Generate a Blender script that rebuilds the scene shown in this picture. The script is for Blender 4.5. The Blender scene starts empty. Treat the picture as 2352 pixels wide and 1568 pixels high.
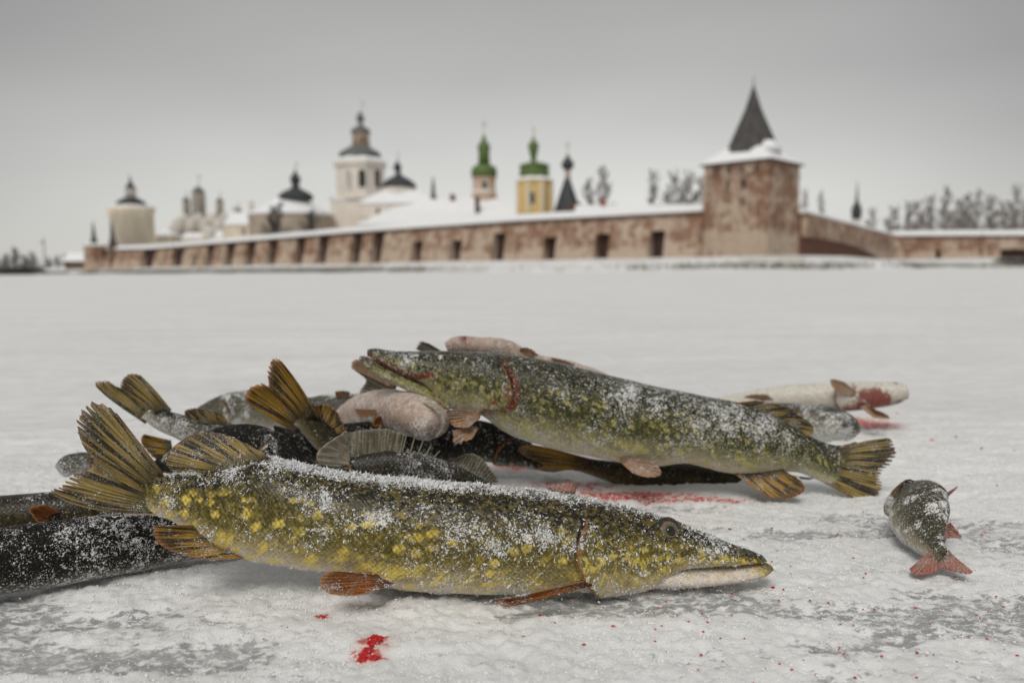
import bpy, math, random
import numpy as np
from mathutils import Matrix, Vector

# ------------------------------------------------------------------ camera, sky, sun, exposure
scn = bpy.context.scene
CAMH, PITCH, ROLL = 0.25, math.radians(5.07), math.radians(0.40)
cam = bpy.data.objects.new('camera', bpy.data.cameras.new('camera'))
scn.collection.objects.link(cam)
cam.data.lens, cam.data.sensor_width = 28.0, 36.0
cam.data.clip_start, cam.data.clip_end = 0.02, 9000
CM = (Matrix.Translation((0, 0, CAMH)) @ Matrix.Rotation(math.pi/2 - PITCH, 4, 'X') @ Matrix.Rotation(-ROLL, 4, 'Z'))
cam.matrix_world = CM
cam.data.dof.use_dof = True
cam.data.dof.focus_distance = 0.63
cam.data.dof.aperture_fstop = 5.2
scn.camera = cam
scn.render.resolution_x, scn.render.resolution_y = 1024, 682
scn.view_settings.view_transform = 'Standard'
scn.view_settings.look = 'None'
scn.view_settings.exposure = 0.27
scn.view_settings.gamma = 1.0

SUN_EL, SUN_AZ = math.radians(50), math.radians(200)     # azimuth clockwise from +y
sun = bpy.data.objects.new('sun', bpy.data.lights.new('sun', 'SUN'))
scn.collection.objects.link(sun)
sun.data.energy, sun.data.angle, sun.data.color = 1.5, math.radians(28), (1, .955, .885)
sd = Vector((math.sin(SUN_AZ)*math.cos(SUN_EL), math.cos(SUN_AZ)*math.cos(SUN_EL), math.sin(SUN_EL)))
sun.rotation_euler = (-sd).to_track_quat('-Z', 'Y').to_euler()

world = bpy.data.worlds.new('World'); scn.world = world
world.use_nodes = True
wt = world.node_tree; wt.nodes.clear()
def wn(t, **k):
    n = wt.nodes.new(t)
    for a, b in k.items(): setattr(n, a, b)
    return n
sky = wn('ShaderNodeTexSky', sky_type='NISHITA', sun_disc=False, sun_elevation=SUN_EL, sun_rotation=SUN_AZ)
tc = wn('ShaderNodeTexCoord')
sep = wn('ShaderNodeSeparateXYZ'); wt.links.new(tc.outputs['Generated'], sep.inputs[0])
ramp = wn('ShaderNodeValToRGB'); wt.links.new(sep.outputs['Z'], ramp.inputs[0])
cr = ramp.color_ramp
cr.elements[0].position, cr.elements[0].color = 0.0, (.600, .592, .560, 1)
cr.elements[1].position, cr.elements[1].color = 1.0, (.52, .512, .49, 1)
for p, c in ((.06, .59), (.14, .52), (.22, .42), (.31, .35), (.5, .38)):
    e = cr.elements.new(p); e.color = (c, c*.985, c*.94, 1)
nz = wn('ShaderNodeTexNoise'); nz.inputs['Scale'].default_value = 1.3; nz.inputs['Detail'].default_value = 3
mp = wn('ShaderNodeMapping'); mp.inputs['Scale'].default_value = (1, 1, 3.2); mp.inputs['Location'].default_value = (3.1, 0, 1.3)
wt.links.new(tc.outputs['Generated'], mp.inputs[0]); wt.links.new(mp.outputs[0], nz.inputs['Vector'])
mr = wn('ShaderNodeMapRange'); wt.links.new(nz.outputs[0], mr.inputs[0])
mr.inputs[1].default_value, mr.inputs[2].default_value, mr.inputs[3].default_value, mr.inputs[4].default_value = .25, .75, 8.8, 11.2
mz = wn('ShaderNodeMapRange', interpolation_type='SMOOTHSTEP'); wt.links.new(sep.outputs['Y'], mz.inputs[0])
mz.inputs[1].default_value, mz.inputs[2].default_value, mz.inputs[3].default_value, mz.inputs[4].default_value = .74, 1.0, .66, 1.06
mm = wn('ShaderNodeMath', operation='MULTIPLY'); wt.links.new(mr.outputs[0], mm.inputs[0]); wt.links.new(mz.outputs[0], mm.inputs[1]); mr = mm
vm = wn('ShaderNodeVectorMath', operation='SCALE'); wt.links.new(ramp.outputs[0], vm.inputs[0]); wt.links.new(mr.outputs[0], vm.inputs['Scale'])
mx = wn('ShaderNodeMixRGB'); mx.inputs[0].default_value = .94
wt.links.new(sky.outputs[0], mx.inputs[1]); wt.links.new(vm.outputs[0], mx.inputs[2])
bg = wn('ShaderNodeBackground'); bg.inputs[1].default_value = .1
wt.links.new(mx.outputs[0], bg.inputs[0])
wo = wn('ShaderNodeOutputWorld'); wt.links.new(bg.outputs[0], wo.inputs[0])

# ------------------------------------------------------------------ pixel <-> world helpers (2352 x 1568 readings of the photograph)
FD, CX, CY = 28/36*2352, 1176.0, 784.0
RM = np.array(CM.to_3x3()); CO = np.array([0, 0, CAMH])
def at(dx, dy, y):
    """point on the vertical plane at distance y seen at reading (dx,dy)"""
    d = RM @ np.array([(dx-CX)/FD, -(dy-CY)/FD, -1.0])
    return CO + d*(y/d[1])
def onground(dx, dy, z=0.0):
    d = RM @ np.array([(dx-CX)/FD, -(dy-CY)/FD, -1.0])
    return CO + d*((z-CAMH)/d[2])
ZT = {1: (0, 850, .38265), 2: (600, 780, .34057), 3: (850, 780, .38265), 4: (1700, 880, .36611), 5: (300, 1050, .38265), 6: (1150, 1150, .38265)}
def Z(n, *pts):
    ox, oy, f = ZT[n]
    return [((ox+x*f)*.91875, (oy+y*f)*.91875) for x, y in pts]

rng = np.random.default_rng(7)
def _hash(i, j, k, seed):
    h = (i*374761393 + j*668265263 + k*2147483647 + seed*1274126177) & 0xFFFFFFFF
    h = ((h ^ (h >> 13))*1274126177) & 0xFFFFFFFF
    return ((h ^ (h >> 16)) & 0xFFFF)/65535.0
def vnoise(x, y, z=0.0, seed=0):
    x, y, z = np.broadcast_arrays(np.asarray(x, float), np.asarray(y, float), np.asarray(z, float))
    xi, yi, zi = np.floor(x).astype(np.int64), np.floor(y).astype(np.int64), np.floor(z).astype(np.int64)
    fx, fy, fz = x-xi, y-yi, z-zi
    fx, fy, fz = fx*fx*(3-2*fx), fy*fy*(3-2*fy), fz*fz*(3-2*fz)
    r = 0
    for a in (0, 1):
        for b in (0, 1):
            for c in (0, 1):
                r = r + _hash(xi+a, yi+b, zi+c, seed)*(fx if a else 1-fx)*(fy if b else 1-fy)*(fz if c else 1-fz)
    return r
def fbm(x, y, z=0.0, o=4, seed=0):
    r, a, t = 0, 1.0, 0
    for i in range(o):
        r = r + a*vnoise(x*2**i, y*2**i, np.asarray(z)*2**i, seed+i); t += a; a *= .5
    return r/t
def sstep(a, b, x):
    t = np.clip((np.asarray(x)-a)/(b-a), 0, 1); return t*t*(3-2*t)
def crom(P, n):
    """Catmull-Rom resampling, uniform in arc length"""
    P = np.asarray(P, float)
    if len(P) == 2:
        t = np.linspace(0, 1, n)[:, None]; return P[0]*(1-t)+P[1]*t
    Q = np.vstack([2*P[0]-P[1], P, 2*P[-1]-P[-2]])
    out = []
    for i in range(1, len(Q)-2):
        t = np.linspace(0, 1, 24, endpoint=False)[:, None]
        a, b, c, d = Q[i-1], Q[i], Q[i+1], Q[i+2]
        out.append(.5*((2*b)+(c-a)*t+(2*a-5*b+4*c-d)*t**2+(3*b-a-3*c+d)*t**3))
    out = np.vstack(out+[P[-1][None]])
    s = np.r_[0, np.cumsum(np.linalg.norm(np.diff(out, axis=0), axis=1))]
    q = np.linspace(0, s[-1], n)
    return np.stack([np.interp(q, s, out[:, k]) for k in range(P.shape[1])], 1)
def smooth1(a, k=5, it=2):
    for _ in range(it):
        p = np.pad(a, (k//2, k//2), mode='edge'); a = np.convolve(p, np.ones(k)/k, 'valid')
    return a

# ------------------------------------------------------------------ objects
COL = scn.collection
def empty(name, loc, label=None, cat=None, group=None):
    o = bpy.data.objects.new(name, None); COL.objects.link(o); o.location = Vector([float(q) for q in loc]); o.empty_display_size = .05
    tag(o, label, cat, group); return o
def tag(o, label=None, cat=None, group=None, kind=None):
    if label: o['label'] = label
    if cat: o['category'] = cat
    if group: o['group'] = group
    if kind: o['kind'] = kind
    return o
def mk(name, V, F, mat, parent=None, attrs=None, smooth=True, kind=None):
    V = np.asarray(V, float).reshape(-1, 3)
    if parent is not None:
        V = V-np.array(parent_world(parent))
    me = bpy.data.meshes.new(name)
    me.from_pydata(V.tolist(), [], F.tolist() if isinstance(F, np.ndarray) else F)
    if attrs:
        for k, a in attrs.items():
            at_ = me.attributes.new(k, 'FLOAT', 'POINT'); at_.data.foreach_set('value', np.asarray(a, np.float32).ravel())
    if smooth: me.polygons.foreach_set('use_smooth', np.ones(len(me.polygons), bool))
    me.materials.append(mat); me.update()
    o = bpy.data.objects.new(name, me); COL.objects.link(o)
    if parent is not None: o.parent = parent
    if kind: o['kind'] = kind
    return o
def parent_world(p):
    l = Vector((0, 0, 0))
    while p is not None: l = l+p.location; p = p.parent
    return l
def copy_thing(root, loc, rz, scale, label=None, group=None):
    r = root.copy(); COL.objects.link(r); r.location = loc; r.rotation_euler = (0, 0, rz); r.scale = scale
    if label: r['label'] = label
    if group: r['group'] = group
    for ch in root.children:
        c = ch.copy(); COL.objects.link(c); c.parent = r
    return r
def boxVF(x0, x1, y0, y1, z0, z1):
    V = [(x, y, z) for z in (z0, z1) for y in (y0, y1) for x in (x0, x1)]
    F = [(0, 2, 3, 1), (4, 5, 7, 6), (0, 1, 5, 4), (1, 3, 7, 5), (3, 2, 6, 7), (2, 0, 4, 6)]
    return V, F
def prismVF(bottom, top):
    """closed prism between two rings of equal length"""
    n = len(bottom); V = list(bottom)+list(top)
    F = [(i, (i+1) % n, n+(i+1) % n, n+i) for i in range(n)]+[tuple(range(n-1, -1, -1)), tuple(range(n, 2*n))]
    return V, F
class MB:
    def __init__(s): s.V, s.F = [], []
    def add(s, VF):
        b = len(s.V); s.V += [tuple(v) for v in VF[0]]; s.F += [tuple(i+b for i in f) for f in VF[1]]; return s
    def build(s, name, mat, parent=None, smooth=False, **k): return mk(name, s.V, s.F, mat, parent, smooth=smooth, **k)

# ------------------------------------------------------------------ node helper
class NT:
    def __init__(s, name):
        s.m = bpy.data.materials.new(name); s.m.use_nodes = True; s.t = s.m.node_tree; s.t.nodes.clear()
        s.out = s.t.nodes.new('ShaderNodeOutputMaterial')
    def n(s, typ, **k):
        q = s.t.nodes.new(typ)
        for a, b in k.items(): setattr(q, a, b)
        return q
    def set(s, sock, v):
        if isinstance(v, bpy.types.NodeSocket): s.t.links.new(v, sock)
        elif isinstance(v, (tuple, list)) and len(v) == 3 and sock.type == 'RGBA': sock.default_value = (*v, 1)
        else: sock.default_value = v
    def attr(s, name): return s.n('ShaderNodeAttribute', attribute_name=name).outputs['Fac']
    def m1(s, op, a, b=0.0, c=0.0, clamp=False):
        q = s.n('ShaderNodeMath', operation=op, use_clamp=clamp)
        for i, v in enumerate((a, b, c)): s.set(q.inputs[i], v)
        return q.outputs[0]
    def comb(s, x, y, z=0.0):
        q = s.n('ShaderNodeCombineXYZ')
        for i, v in enumerate((x, y, z)): s.set(q.inputs[i], v)
        return q.outputs[0]
    def noise(s, vec, scale, detail=3, rough=.55, dist=0.0):
        q = s.n('ShaderNodeTexNoise')
        if vec is not None: s.set(q.inputs['Vector'], vec)
        q.inputs['Scale'].default_value = scale; q.inputs['Detail'].default_value = detail
        q.inputs['Roughness'].default_value = rough; q.inputs['Distortion'].default_value = dist
        return q.outputs[0]
    def vor(s, vec, scale, feature='F1', rnd=1.0):
        q = s.n('ShaderNodeTexVoronoi', feature=feature)
        if vec is not None: s.set(q.inputs['Vector'], vec)
        q.inputs['Scale'].default_value = scale; q.inputs['Randomness'].default_value = rnd
        return q
    def ramp(s, x, stops):
        q = s.n('ShaderNodeValToRGB'); s.set(q.inputs[0], x); e = q.color_ramp.elements
        for i, (p, c) in enumerate(stops):
            if i > 1: e.new(p)
            c = (c, c, c) if isinstance(c, (int, float)) else c
            e[i].position = p
            e[i].color = (*c, 1)
        return q.outputs[0]
    def rng(s, x, a, b, c=0.0, d=1.0):
        q = s.n('ShaderNodeMapRange', interpolation_type='SMOOTHSTEP'); s.set(q.inputs[0], x)
        for i, v in zip((1, 2, 3, 4), (a, b, c, d)): q.inputs[i].default_value = v
        return q.outputs[0]
    def mix(s, f, a, b, mode='MIX'):
        q = s.n('ShaderNodeMixRGB', blend_type=mode); s.set(q.inputs[0], f); s.set(q.inputs[1], a); s.set(q.inputs[2], b); return q.outputs[0]
    def obj(s): return s.n('ShaderNodeTexCoord').outputs['Object']
    def pos(s): return s.n('ShaderNodeNewGeometry').outputs['Position']
    def maps(s, vec, sc): 
        q = s.n('ShaderNodeMapping'); s.set(q.inputs[0], vec); q.inputs['Scale'].default_value = sc; return q.outputs[0]
    def bump(s, h, strength, dist, nrm=None):
        q = s.n('ShaderNodeBump'); s.set(q.inputs['Height'], h); q.inputs['Strength'].default_value = strength; q.inputs['Distance'].default_value = dist
        if nrm is not None: s.set(q.inputs['Normal'], nrm)
        return q.outputs[0]
    def fin(s, color, rough=.6, normal=None, spec=.4, coat=0.0, sss=0.0, transl=None, metal=0.0):
        p = s.n('ShaderNodeBsdfPrincipled'); s.set(p.inputs['Base Color'], color); s.set(p.inputs['Roughness'], rough)
        p.inputs['Specular IOR Level'].default_value = spec; p.inputs['Coat Weight'].default_value = coat; p.inputs['Coat Roughness'].default_value = .15
        p.inputs['Metallic'].default_value = metal
        if normal is not None: s.set(p.inputs['Normal'], normal)
        sh = p.outputs[0]
        if transl:
            tr = s.n('ShaderNodeBsdfTranslucent'); s.set(tr.inputs[0], color)
            ms = s.n('ShaderNodeMixShader'); ms.inputs[0].default_value = transl
            s.t.links.new(sh, ms.inputs[1]); s.t.links.new(tr.outputs[0], ms.inputs[2]); sh = ms.outputs[0]
        s.t.links.new(sh, s.out.inputs['Surface']); return s.m

def mottled(name, c1, c2, scale, rough=.85, c3=None, streak=(1, 1, 1), bump=0.0):
    t = NT(name); v = t.maps(t.pos(), streak)
    f = t.ramp(t.noise(v, scale, 5, .62), ((.32, 0.0), (.68, 1.0)))
    col = t.mix(f, c1, c2)
    if c3 is not None:
        g = t.ramp(t.noise(v, scale*.37, 4, .6, .5), ((.50, 0.0), (.66, 1.0))); col = t.mix(g, col, c3)
    nrm = t.bump(t.noise(v, scale*6, 4), .5, bump) if bump else None
    return t.fin(col, rough, nrm)

M = {}
# building materials
def brick_wall(name, plaster_h):
    """weathered limewash over brick: pale where the wash holds, brown-red where it has gone"""
    t = NT(name); p = t.pos()
    br = t.n('ShaderNodeTexBrick'); t.set(br.inputs['Vector'], t.comb(t.m1('ADD', t.m1('MULTIPLY', t.n('ShaderNodeSeparateXYZ').outputs[0], 0), 0), 0, 0))
    sp = t.n('ShaderNodeSeparateXYZ'); t.set(sp.inputs[0], p)
    h = t.m1('SUBTRACT', t.m1('MULTIPLY', sp.outputs[0], .8), t.m1('MULTIPLY', sp.outputs[1], .6))
    t.set(br.inputs['Vector'], t.comb(h, sp.outputs[2], 0)); br.inputs['Scale'].default_value = 2.2
    t.set(br.inputs['Color1'], (.24, .115, .066)); t.set(br.inputs['Color2'], (.16, .072, .043)); t.set(br.inputs['Mortar'], (.3, .25, .2))
    n1 = t.noise(t.maps(p, (.8, .8, 1)), .7, 7, .7); n2 = t.noise(t.maps(p, (1, 1, .25)), 1.1, 6, .65)
    low = t.rng(sp.outputs[2], plaster_h-1.0, plaster_h+1.0, .06, 0.0)
    wash = t.ramp(t.m1('ADD', t.m1('ADD', t.m1('ADD', t.m1('MULTIPLY', n1, .45), t.m1('MULTIPLY', n2, .25)), t.m1('MULTIPLY', t.noise(p, .22, 4, .6), .30)), low), ((.475, 0.0), (.545, 1.0)))
    brickc = t.mix(t.ramp(n2, ((.35, 0.0), (.7, 1.0))), br.outputs[0], (.27, .15, .095))
    plaster = t.mix(t.noise(p, 1.7, 4), (.62, .53, .43), (.38, .29, .215))
    col = t.mix(t.m1('MULTIPLY', wash, .85), brickc, plaster)
    return t.fin(col, .9, t.bump(n2, .4, .05))
M['wall'] = brick_wall('weathered_brick', 4.0)
M['tower'] = brick_wall('weathered_tower_brick', 6.0)
M['wash'] = mottled('white_limewash', (.84, .79, .72), (.68, .62, .55), .5, streak=(1, 1, .3))
M['cream'] = mottled('cream_limewash', (.82, .74, .60), (.68, .60, .47), .4, streak=(1, 1, .3))
M['greywash'] = mottled('grey_limewash', (.66, .62, .56), (.50, .47, .42), .5, streak=(1, 1, .3))
M['tanwash'] = mottled('tan_limewash', (.54, .45, .36), (.38, .32, .26), .3)
M['yellow'] = mottled('yellow_plaster', (.72, .52, .20), (.60, .44, .20), .6)
M['pinkwash'] = mottled('pink_limewash', (.60, .44, .33), (.52, .40, .32), .6)
M['snow_roof'] = mottled('roof_snow', (.86, .87, .89), (.80, .81, .83), .6)
M['dark_roof'] = mottled('dark_dome_metal', (.030, .034, .040), (.055, .058, .062), .8, .6)
M['grey_roof'] = mottled('grey_dome_metal', (.10, .115, .11), (.16, .17, .165), .8, .6)
M['green_roof'] = mottled('green_dome_paint', (.085, .145, .036), (.11, .165, .05), .7, .55)
M['shingle'] = mottled('weathered_shingle', (.045, .042, .042), (.10, .095, .092), 1.4, .9, streak=(1, 1, .12))
M['browndark'] = mottled('dark_boards_and_niche_shade', (.035, .018, .014), (.06, .03, .022), 1.5, streak=(1, 1, .2))  # dark timber walls, and the painted shade of the wall niches
M['brownroof'] = mottled('brown_roof_boards', (.10, .05, .035), (.15, .08, .055), 1.5)
M['archbrick'] = mottled('bare_red_brick', (.13, .055, .035), (.2, .09, .058), .7)
M['opening'] = mottled('dark_opening', (.03, .03, .032), (.045, .042, .04), 1)
M['gold'] = NT('weathered_gilt').fin((.45, .38, .25), .4, metal=.6)
M['chimney'] = mottled('chimney_brick', (.33, .09, .04), (.26, .08, .04), 2)
M['timber'] = mottled('eave_board', (.17, .11, .075), (.11, .07, .05), 1.5)
M['orange'] = NT('orange_cloth').fin((.75, .13, .03), .7)
M['twig'] = mottled('frosted_twig', (.34, .31, .295), (.22, .20, .19), .5)
M['twig_dark'] = mottled('dark_twig', (.085, .08, .078), (.05, .048, .046), .5)
M['reed'] = mottled('dry_reed', (.10, .105, .07), (.19, .18, .13), .6)

# ------------------------------------------------------------------ frozen lake: one sheet from the fish to the horizon
def axis(lo, hi, step, far_lo, far_hi, g=1.10):
    a = list(np.arange(lo, hi+step/2, step)); s = step
    while a[-1] < far_hi: s *= g; a.append(a[-1]+s)
    b, s = [lo], step
    while b[-1] > far_lo: s *= g; b.append(b[-1]-s)
    return np.array(b[:0:-1]+a)
gx = axis(-.62, .70, .0024, -3000, 3000); gy = axis(.38, 1.30, .0024, -60, 4000)
def blood_at(x, y):
    r = np.zeros_like(x)
    for dx, dy, rx, ry, a in ((858, 1478, .012, .010, 1.0), (848, 1502, .012, .010, 1.0), (742, 1416, .006, .005, .8), (1450, 1132, .07, .022, .95), (1300, 1112, .06, .025, .6),
                              (1190, 1068, .035, .03, .9), (1380, 1140, .03, .012, .9), (1600, 1142, .07, .012, .8), (2005, 972, .045, .05, .75), (1960, 962, .04, .04, .8), (1560, 1190, .08, .03, .22), (1900, 1250, .12, .05, .12), (1480, 1360, .012, .006, .5)):
        c = onground(dx, dy); r = np.maximum(r, a*np.exp(-(((x-c[0])/rx)**2+((y-c[1])/ry)**2)))
    return r
def gh(x, y, fine=True):
    near = np.exp(-((y-.8)/1.6)**4)*np.exp(-(x/1.6)**4)
    h = .010*(fbm(x*5, y*7, o=3, seed=3)-.5)*near
    if fine:
        h = h+near*(.0055*(fbm(x*48, y*60, o=3, seed=11)-.5)+.0032*(vnoise(x*200, y*200, seed=19)-.5))
    far = sstep(.9, 4, np.hypot(x, y-.3))
    h = h+far*.020*(fbm(x*1.2, y*2.5, o=4, seed=23)-.5)+sstep(8, 60, np.hypot(x, y))*.10*(fbm(x*.05, y*.16, o=3, seed=29)-.5)
    return h-.002
def ice_at(x, y):
    """where wind has swept the snow off the grey ice"""
    n = fbm(x*9+3.7, y*24+1.1, o=4, seed=41)+.07*sstep(.62, .47, y)
    m = sstep(.57, .75, n)*.75
    for dx, dy, rx, ry, a in ((250, 1420, .16, .030, .30), (480, 1440, .10, .035, .25), (1500, 1400, .12, .022, .30), (1250, 1385, .10, .02, .3), (2250, 1230, .13, .06, .22), (2250, 1400, .15, .05, .25), (1800, 1330, .2, .03, .18), (120, 1500, .12, .03, .25)):
        c = onground(dx, dy); g = a*np.exp(-(((x-c[0])/rx)**2+((y-c[1])/ry)**2)); m = np.maximum(m, sstep(.58, .80, n+g))
    return m*(1-.75*sstep(.72, 1.2, y))
X, Y = np.meshgrid(gx, gy)
H = gh(X, Y); ICE = ice_at(X, Y)*np.exp(-((Y-.7)/1.5)**4); H -= .003*ICE
nx, ny = len(gx), len(gy)
idx = np.arange(nx*ny).reshape(ny, nx)
F = np.stack([idx[:-1, :-1], idx[:-1, 1:], idx[1:, 1:], idx[1:, :-1]], -1).reshape(-1, 4)
BL = blood_at(X, Y)
t = NT('lake_snow'); p = t.pos()
ice = t.attr('ice'); bl = t.attr('blood')
n1 = t.noise(t.maps(p, (1, 1.8, 1)), 95, 6, .7); n2 = t.noise(p, 420, 4, .7)
n3 = t.noise(t.maps(p, (.35, 1.5, 1)), 2.6, 6, .65)
snow = t.mix(t.ramp(n3, ((.35, 0.0), (.62, 1.0))), (.85, .855, .86), (.74, .75, .755))
icec = t.mix(n2, (.12, .126, .135), (.44, .45, .46))
im = t.ramp(t.m1('ADD', t.m1('MULTIPLY', ice, .52), t.m1('MULTIPLY', t.m1('SUBTRACT', n1, .5), 2.8)), ((.30, 0.0), (.62, .92)))
sm = t.ramp(t.noise(t.maps(p, (1, 2.5, 1)), 14, 5, .6), ((.42, 0.0), (.66, .42)))
col = t.mix(im, snow, icec)
col = t.mix(t.m1('MULTIPLY', sm, t.rng(t.n('ShaderNodeSeparateXYZ').outputs[0], 5, 6, 1, 0)), col, (.56, .56, .545))
bm = t.ramp(t.m1('MULTIPLY', t.m1('ADD', bl, t.m1('MULTIPLY', t.m1('SUBTRACT', n1, .5), 3.0)), t.rng(bl, .05, .3)), ((.42, 0.0), (.62, 1.0)))
col = t.mix(t.m1('MULTIPLY', bm, .95), col, (.42, .006, .010)); 
col = t.mix(t.m1('MULTIPLY', t.rng(bl, .03, .6), .38), col, (.70, .36, .30))
nrm = t.bump(n2, .55, .0016, t.bump(n1, .5, .003))
M['lake'] = t.fin(col, t.mix(im, (.75, .75, .75), (.35, .35, .35)), nrm, spec=.3)
mk('lake_ice', np.stack([X, Y, H], -1), F, M['lake'], attrs={'ice': ICE, 'blood': BL}, kind='structure')

# ------------------------------------------------------------------ shore and the plateau the monastery stands on
def plan(dx, y): 
    q = at(dx, 622, y); return np.array([q[0], q[1]])
TWC = plan(1760, 122); TA = math.radians(43.6); TW = 10.87
TWL = TWC+TW*np.array([-math.cos(TA), math.sin(TA)]); TWR = TWC+TW*np.array([math.sin(TA), math.cos(TA)])
WL = [TWL, plan(1200, 150), plan(800, 185), plan(350, 246), plan(250, 268)]
WR = [TWR, plan(2045, 205), plan(2250, 196), plan(2700, 190)]
shore = [(-1500, 520), (-420, 420), (-200, 330), tuple(plan(200, 262)), tuple(WL[3]+[-3, -9]), tuple(WL[2]+[-4, -11]), tuple(WL[1]+[-5, -12]), tuple(TWC+[-10, -9]), tuple(TWC+[3, -12]), tuple(TWC+[22, -2]), (70, 150), (100, 172), (160, 172), (400, 165), (1500, 150)]
sh = crom(shore, 420)
tt = np.zeros_like(sh); tt[1:-1] = sh[2:]-sh[:-2]; tt[0], tt[-1] = tt[1], tt[-2]
nrm2 = np.stack([-tt[:, 1], tt[:, 0]], 1); nrm2 /= np.linalg.norm(nrm2, axis=1)[:, None]
rows = []
for j, (d, z) in enumerate(((-1.5, -.4), (0, .12), (.8, .55), (2, .95), (4, 1.35), (7, 1.85), (10, 2.15), (16, 2.3), (30, 2.4))):
    P = sh+nrm2*d
    zz = z+.5*(fbm(P[:, 0]*.25, P[:, 1]*.25, j*.37, 4, 51)-.5)*(j > 0)+.35*(vnoise(P[:, 0]*.9, P[:, 1]*.9, j, 57)-.5)*(0 < j < 8)
    rows.append(np.stack([P[:, 0], P[:, 1], zz], 1))
last = rows[-1].copy(); last[:, 1] = 2600; last[:, 0] *= 2.0; last[:, 2] = 3; rows.append(last)
R = np.stack(rows); nr, nc = R.shape[:2]; idx = np.arange(nr*nc).reshape(nr, nc)
F = np.stack([idx[:-1, :-1], idx[:-1, 1:], idx[1:, 1:], idx[1:, :-1]], -1).reshape(-1, 4)
M['bank'] = mottled('bank_snow', (.80, .81, .83), (.70, .705, .71), .35, c3=(.58, .57, .53))
mk('shore_bank', R, F, M['bank'], kind='structure')
# dry reeds along the foot of the bank: uncountable
V, Fs = [], []
rr = np.random.default_rng(5)
cl = fbm(np.linspace(0, 90, 420), 0, o=3, seed=61)
vis = np.where((sh[:, 0] > -230) & (sh[:, 0] < 210) & (sh[:, 1] < 380))[0]
for i in range(26000):
    k = rr.choice(vis)
    if rr.random() > sstep(.40, .62, cl[k])*.9+.1: continue
    f = rr.random(); b = sh[k]*(1-f)+sh[min(k+1, 419)]*f+nrm2[k]*(dd := abs(rr.normal(.6, .5)))
    hh = rr.uniform(.35, 1.1); a = rr.uniform(0, math.pi); w = .06; lean = rr.normal(0, .16, 2)
    z0 = .1+.45*dd; n0 = len(V)
    V += [(b[0]-w*math.cos(a), b[1]-w*math.sin(a), z0), (b[0]+w*math.cos(a), b[1]+w*math.sin(a), z0), (b[0]+lean[0]*hh, b[1]+lean[1]*hh, z0+hh)]; Fs.append((n0, n0+1, n0+2))
o = mk('dry_reeds', V, Fs, M['reed'], kind='stuff'); tag(o, 'dry grey-green reeds along the snowy foot of the bank', 'reeds')

# ------------------------------------------------------------------ monastery
GZ = 1.2          # foundations start inside the bank
def zpx(dx, dy, y): return at(dx, dy, y)[2]
def lathe(root, name, cx, y, prof, mat, seg=20, smooth=True, rot=0.0, cy=None):
    """prof: (dy reading, half-width reading); built as a solid of revolution round the vertical axis"""
    c = at(cx, 500, y); k = y/FD
    V, F = [], []
    for dy, r in prof:
        z = zpx(cx, dy, y)
        for i in range(seg):
            a = 2*math.pi*i/seg+rot; V.append((c[0]+r*k*math.cos(a), c[1]+r*k*math.sin(a), z))
    n = len(prof)
    for j in range(n-1):
        for i in range(seg): F.append((j*seg+i, j*seg+(i+1) % seg, (j+1)*seg+(i+1) % seg, (j+1)*seg+i))
    F += [tuple(range(seg-1, -1, -1)), tuple((n-1)*seg+i for i in range(seg))]
    return mk(name, V, F, mat, root, smooth=smooth)
def block(root, name, x0, x1, ytop, y, depth, mat, ybot=None, proud=0.0):
    a, b = at(x0, 560, y), at(x1, 560, y); zt = zpx((x0+x1)/2, ytop, y); zb = GZ if ybot is None else zpx((x0+x1)/2, ybot, y)
    return mk(name, *boxVF(a[0], b[0], y-proud, y+depth, zb, zt), mat, root, smooth=False)
def gable(root, name, x0, x1, yb, yt, y, depth, mat, ridge='x', over=0.0):
    """pitched roof; ridge along x or along the view"""
    a, b = at(x0, yb, y), at(x1, yb, y); zt = zpx((x0+x1)/2, yt, y); zb = (a[2]+b[2])/2
    if ridge == 'x':
        V = [(a[0], y-over, zb), (b[0], y-over, zb), (b[0], y+depth, zb), (a[0], y+depth, zb), (a[0]+.5, y+depth/2, zt), (b[0]-.5, y+depth/2, zt)]
        F = [(0, 1, 5, 4), (1, 2, 5), (2, 3, 4, 5), (3, 0, 4), (3, 2, 1, 0)]
    else:
        m = (a[0]+b[0])/2
        V = [(a[0], y-over, zb), (b[0], y-over, zb), (b[0], y+depth, zb), (a[0], y+depth, zb), (m, y-over, zt), (m, y+depth, zt)]
        F = [(0, 1, 4), (1, 2, 5, 4), (2, 3, 5), (3, 0, 4, 5), (3, 2, 1, 0)]
    return mk(name, V, F, mat, root, smooth=False)
def hip(root, name, x0, x1, yb, yt, y, depth, mat, top=.25, over=.4):
    a, b = at(x0, yb, y), at(x1, yb, y); zt = zpx((x0+x1)/2, yt, y); zb = (a[2]+b[2])/2; m = (a[0]+b[0])/2; w = (b[0]-a[0])/2; my = y+depth/2; hd = depth/2
    bot = [(m-w-over, my-hd-over, zb), (m+w+over, my-hd-over, zb), (m+w+over, my+hd+over, zb), (m-w-over, my+hd+over, zb)]
    tp = [(m-w*top, my-hd*top, zt), (m+w*top, my-hd*top, zt), (m+w*top, my+hd*top, zt), (m-w*top, my+hd*top, zt)]
    return mk(name, *prismVF(bot, tp), mat, root, smooth=False)
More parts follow.
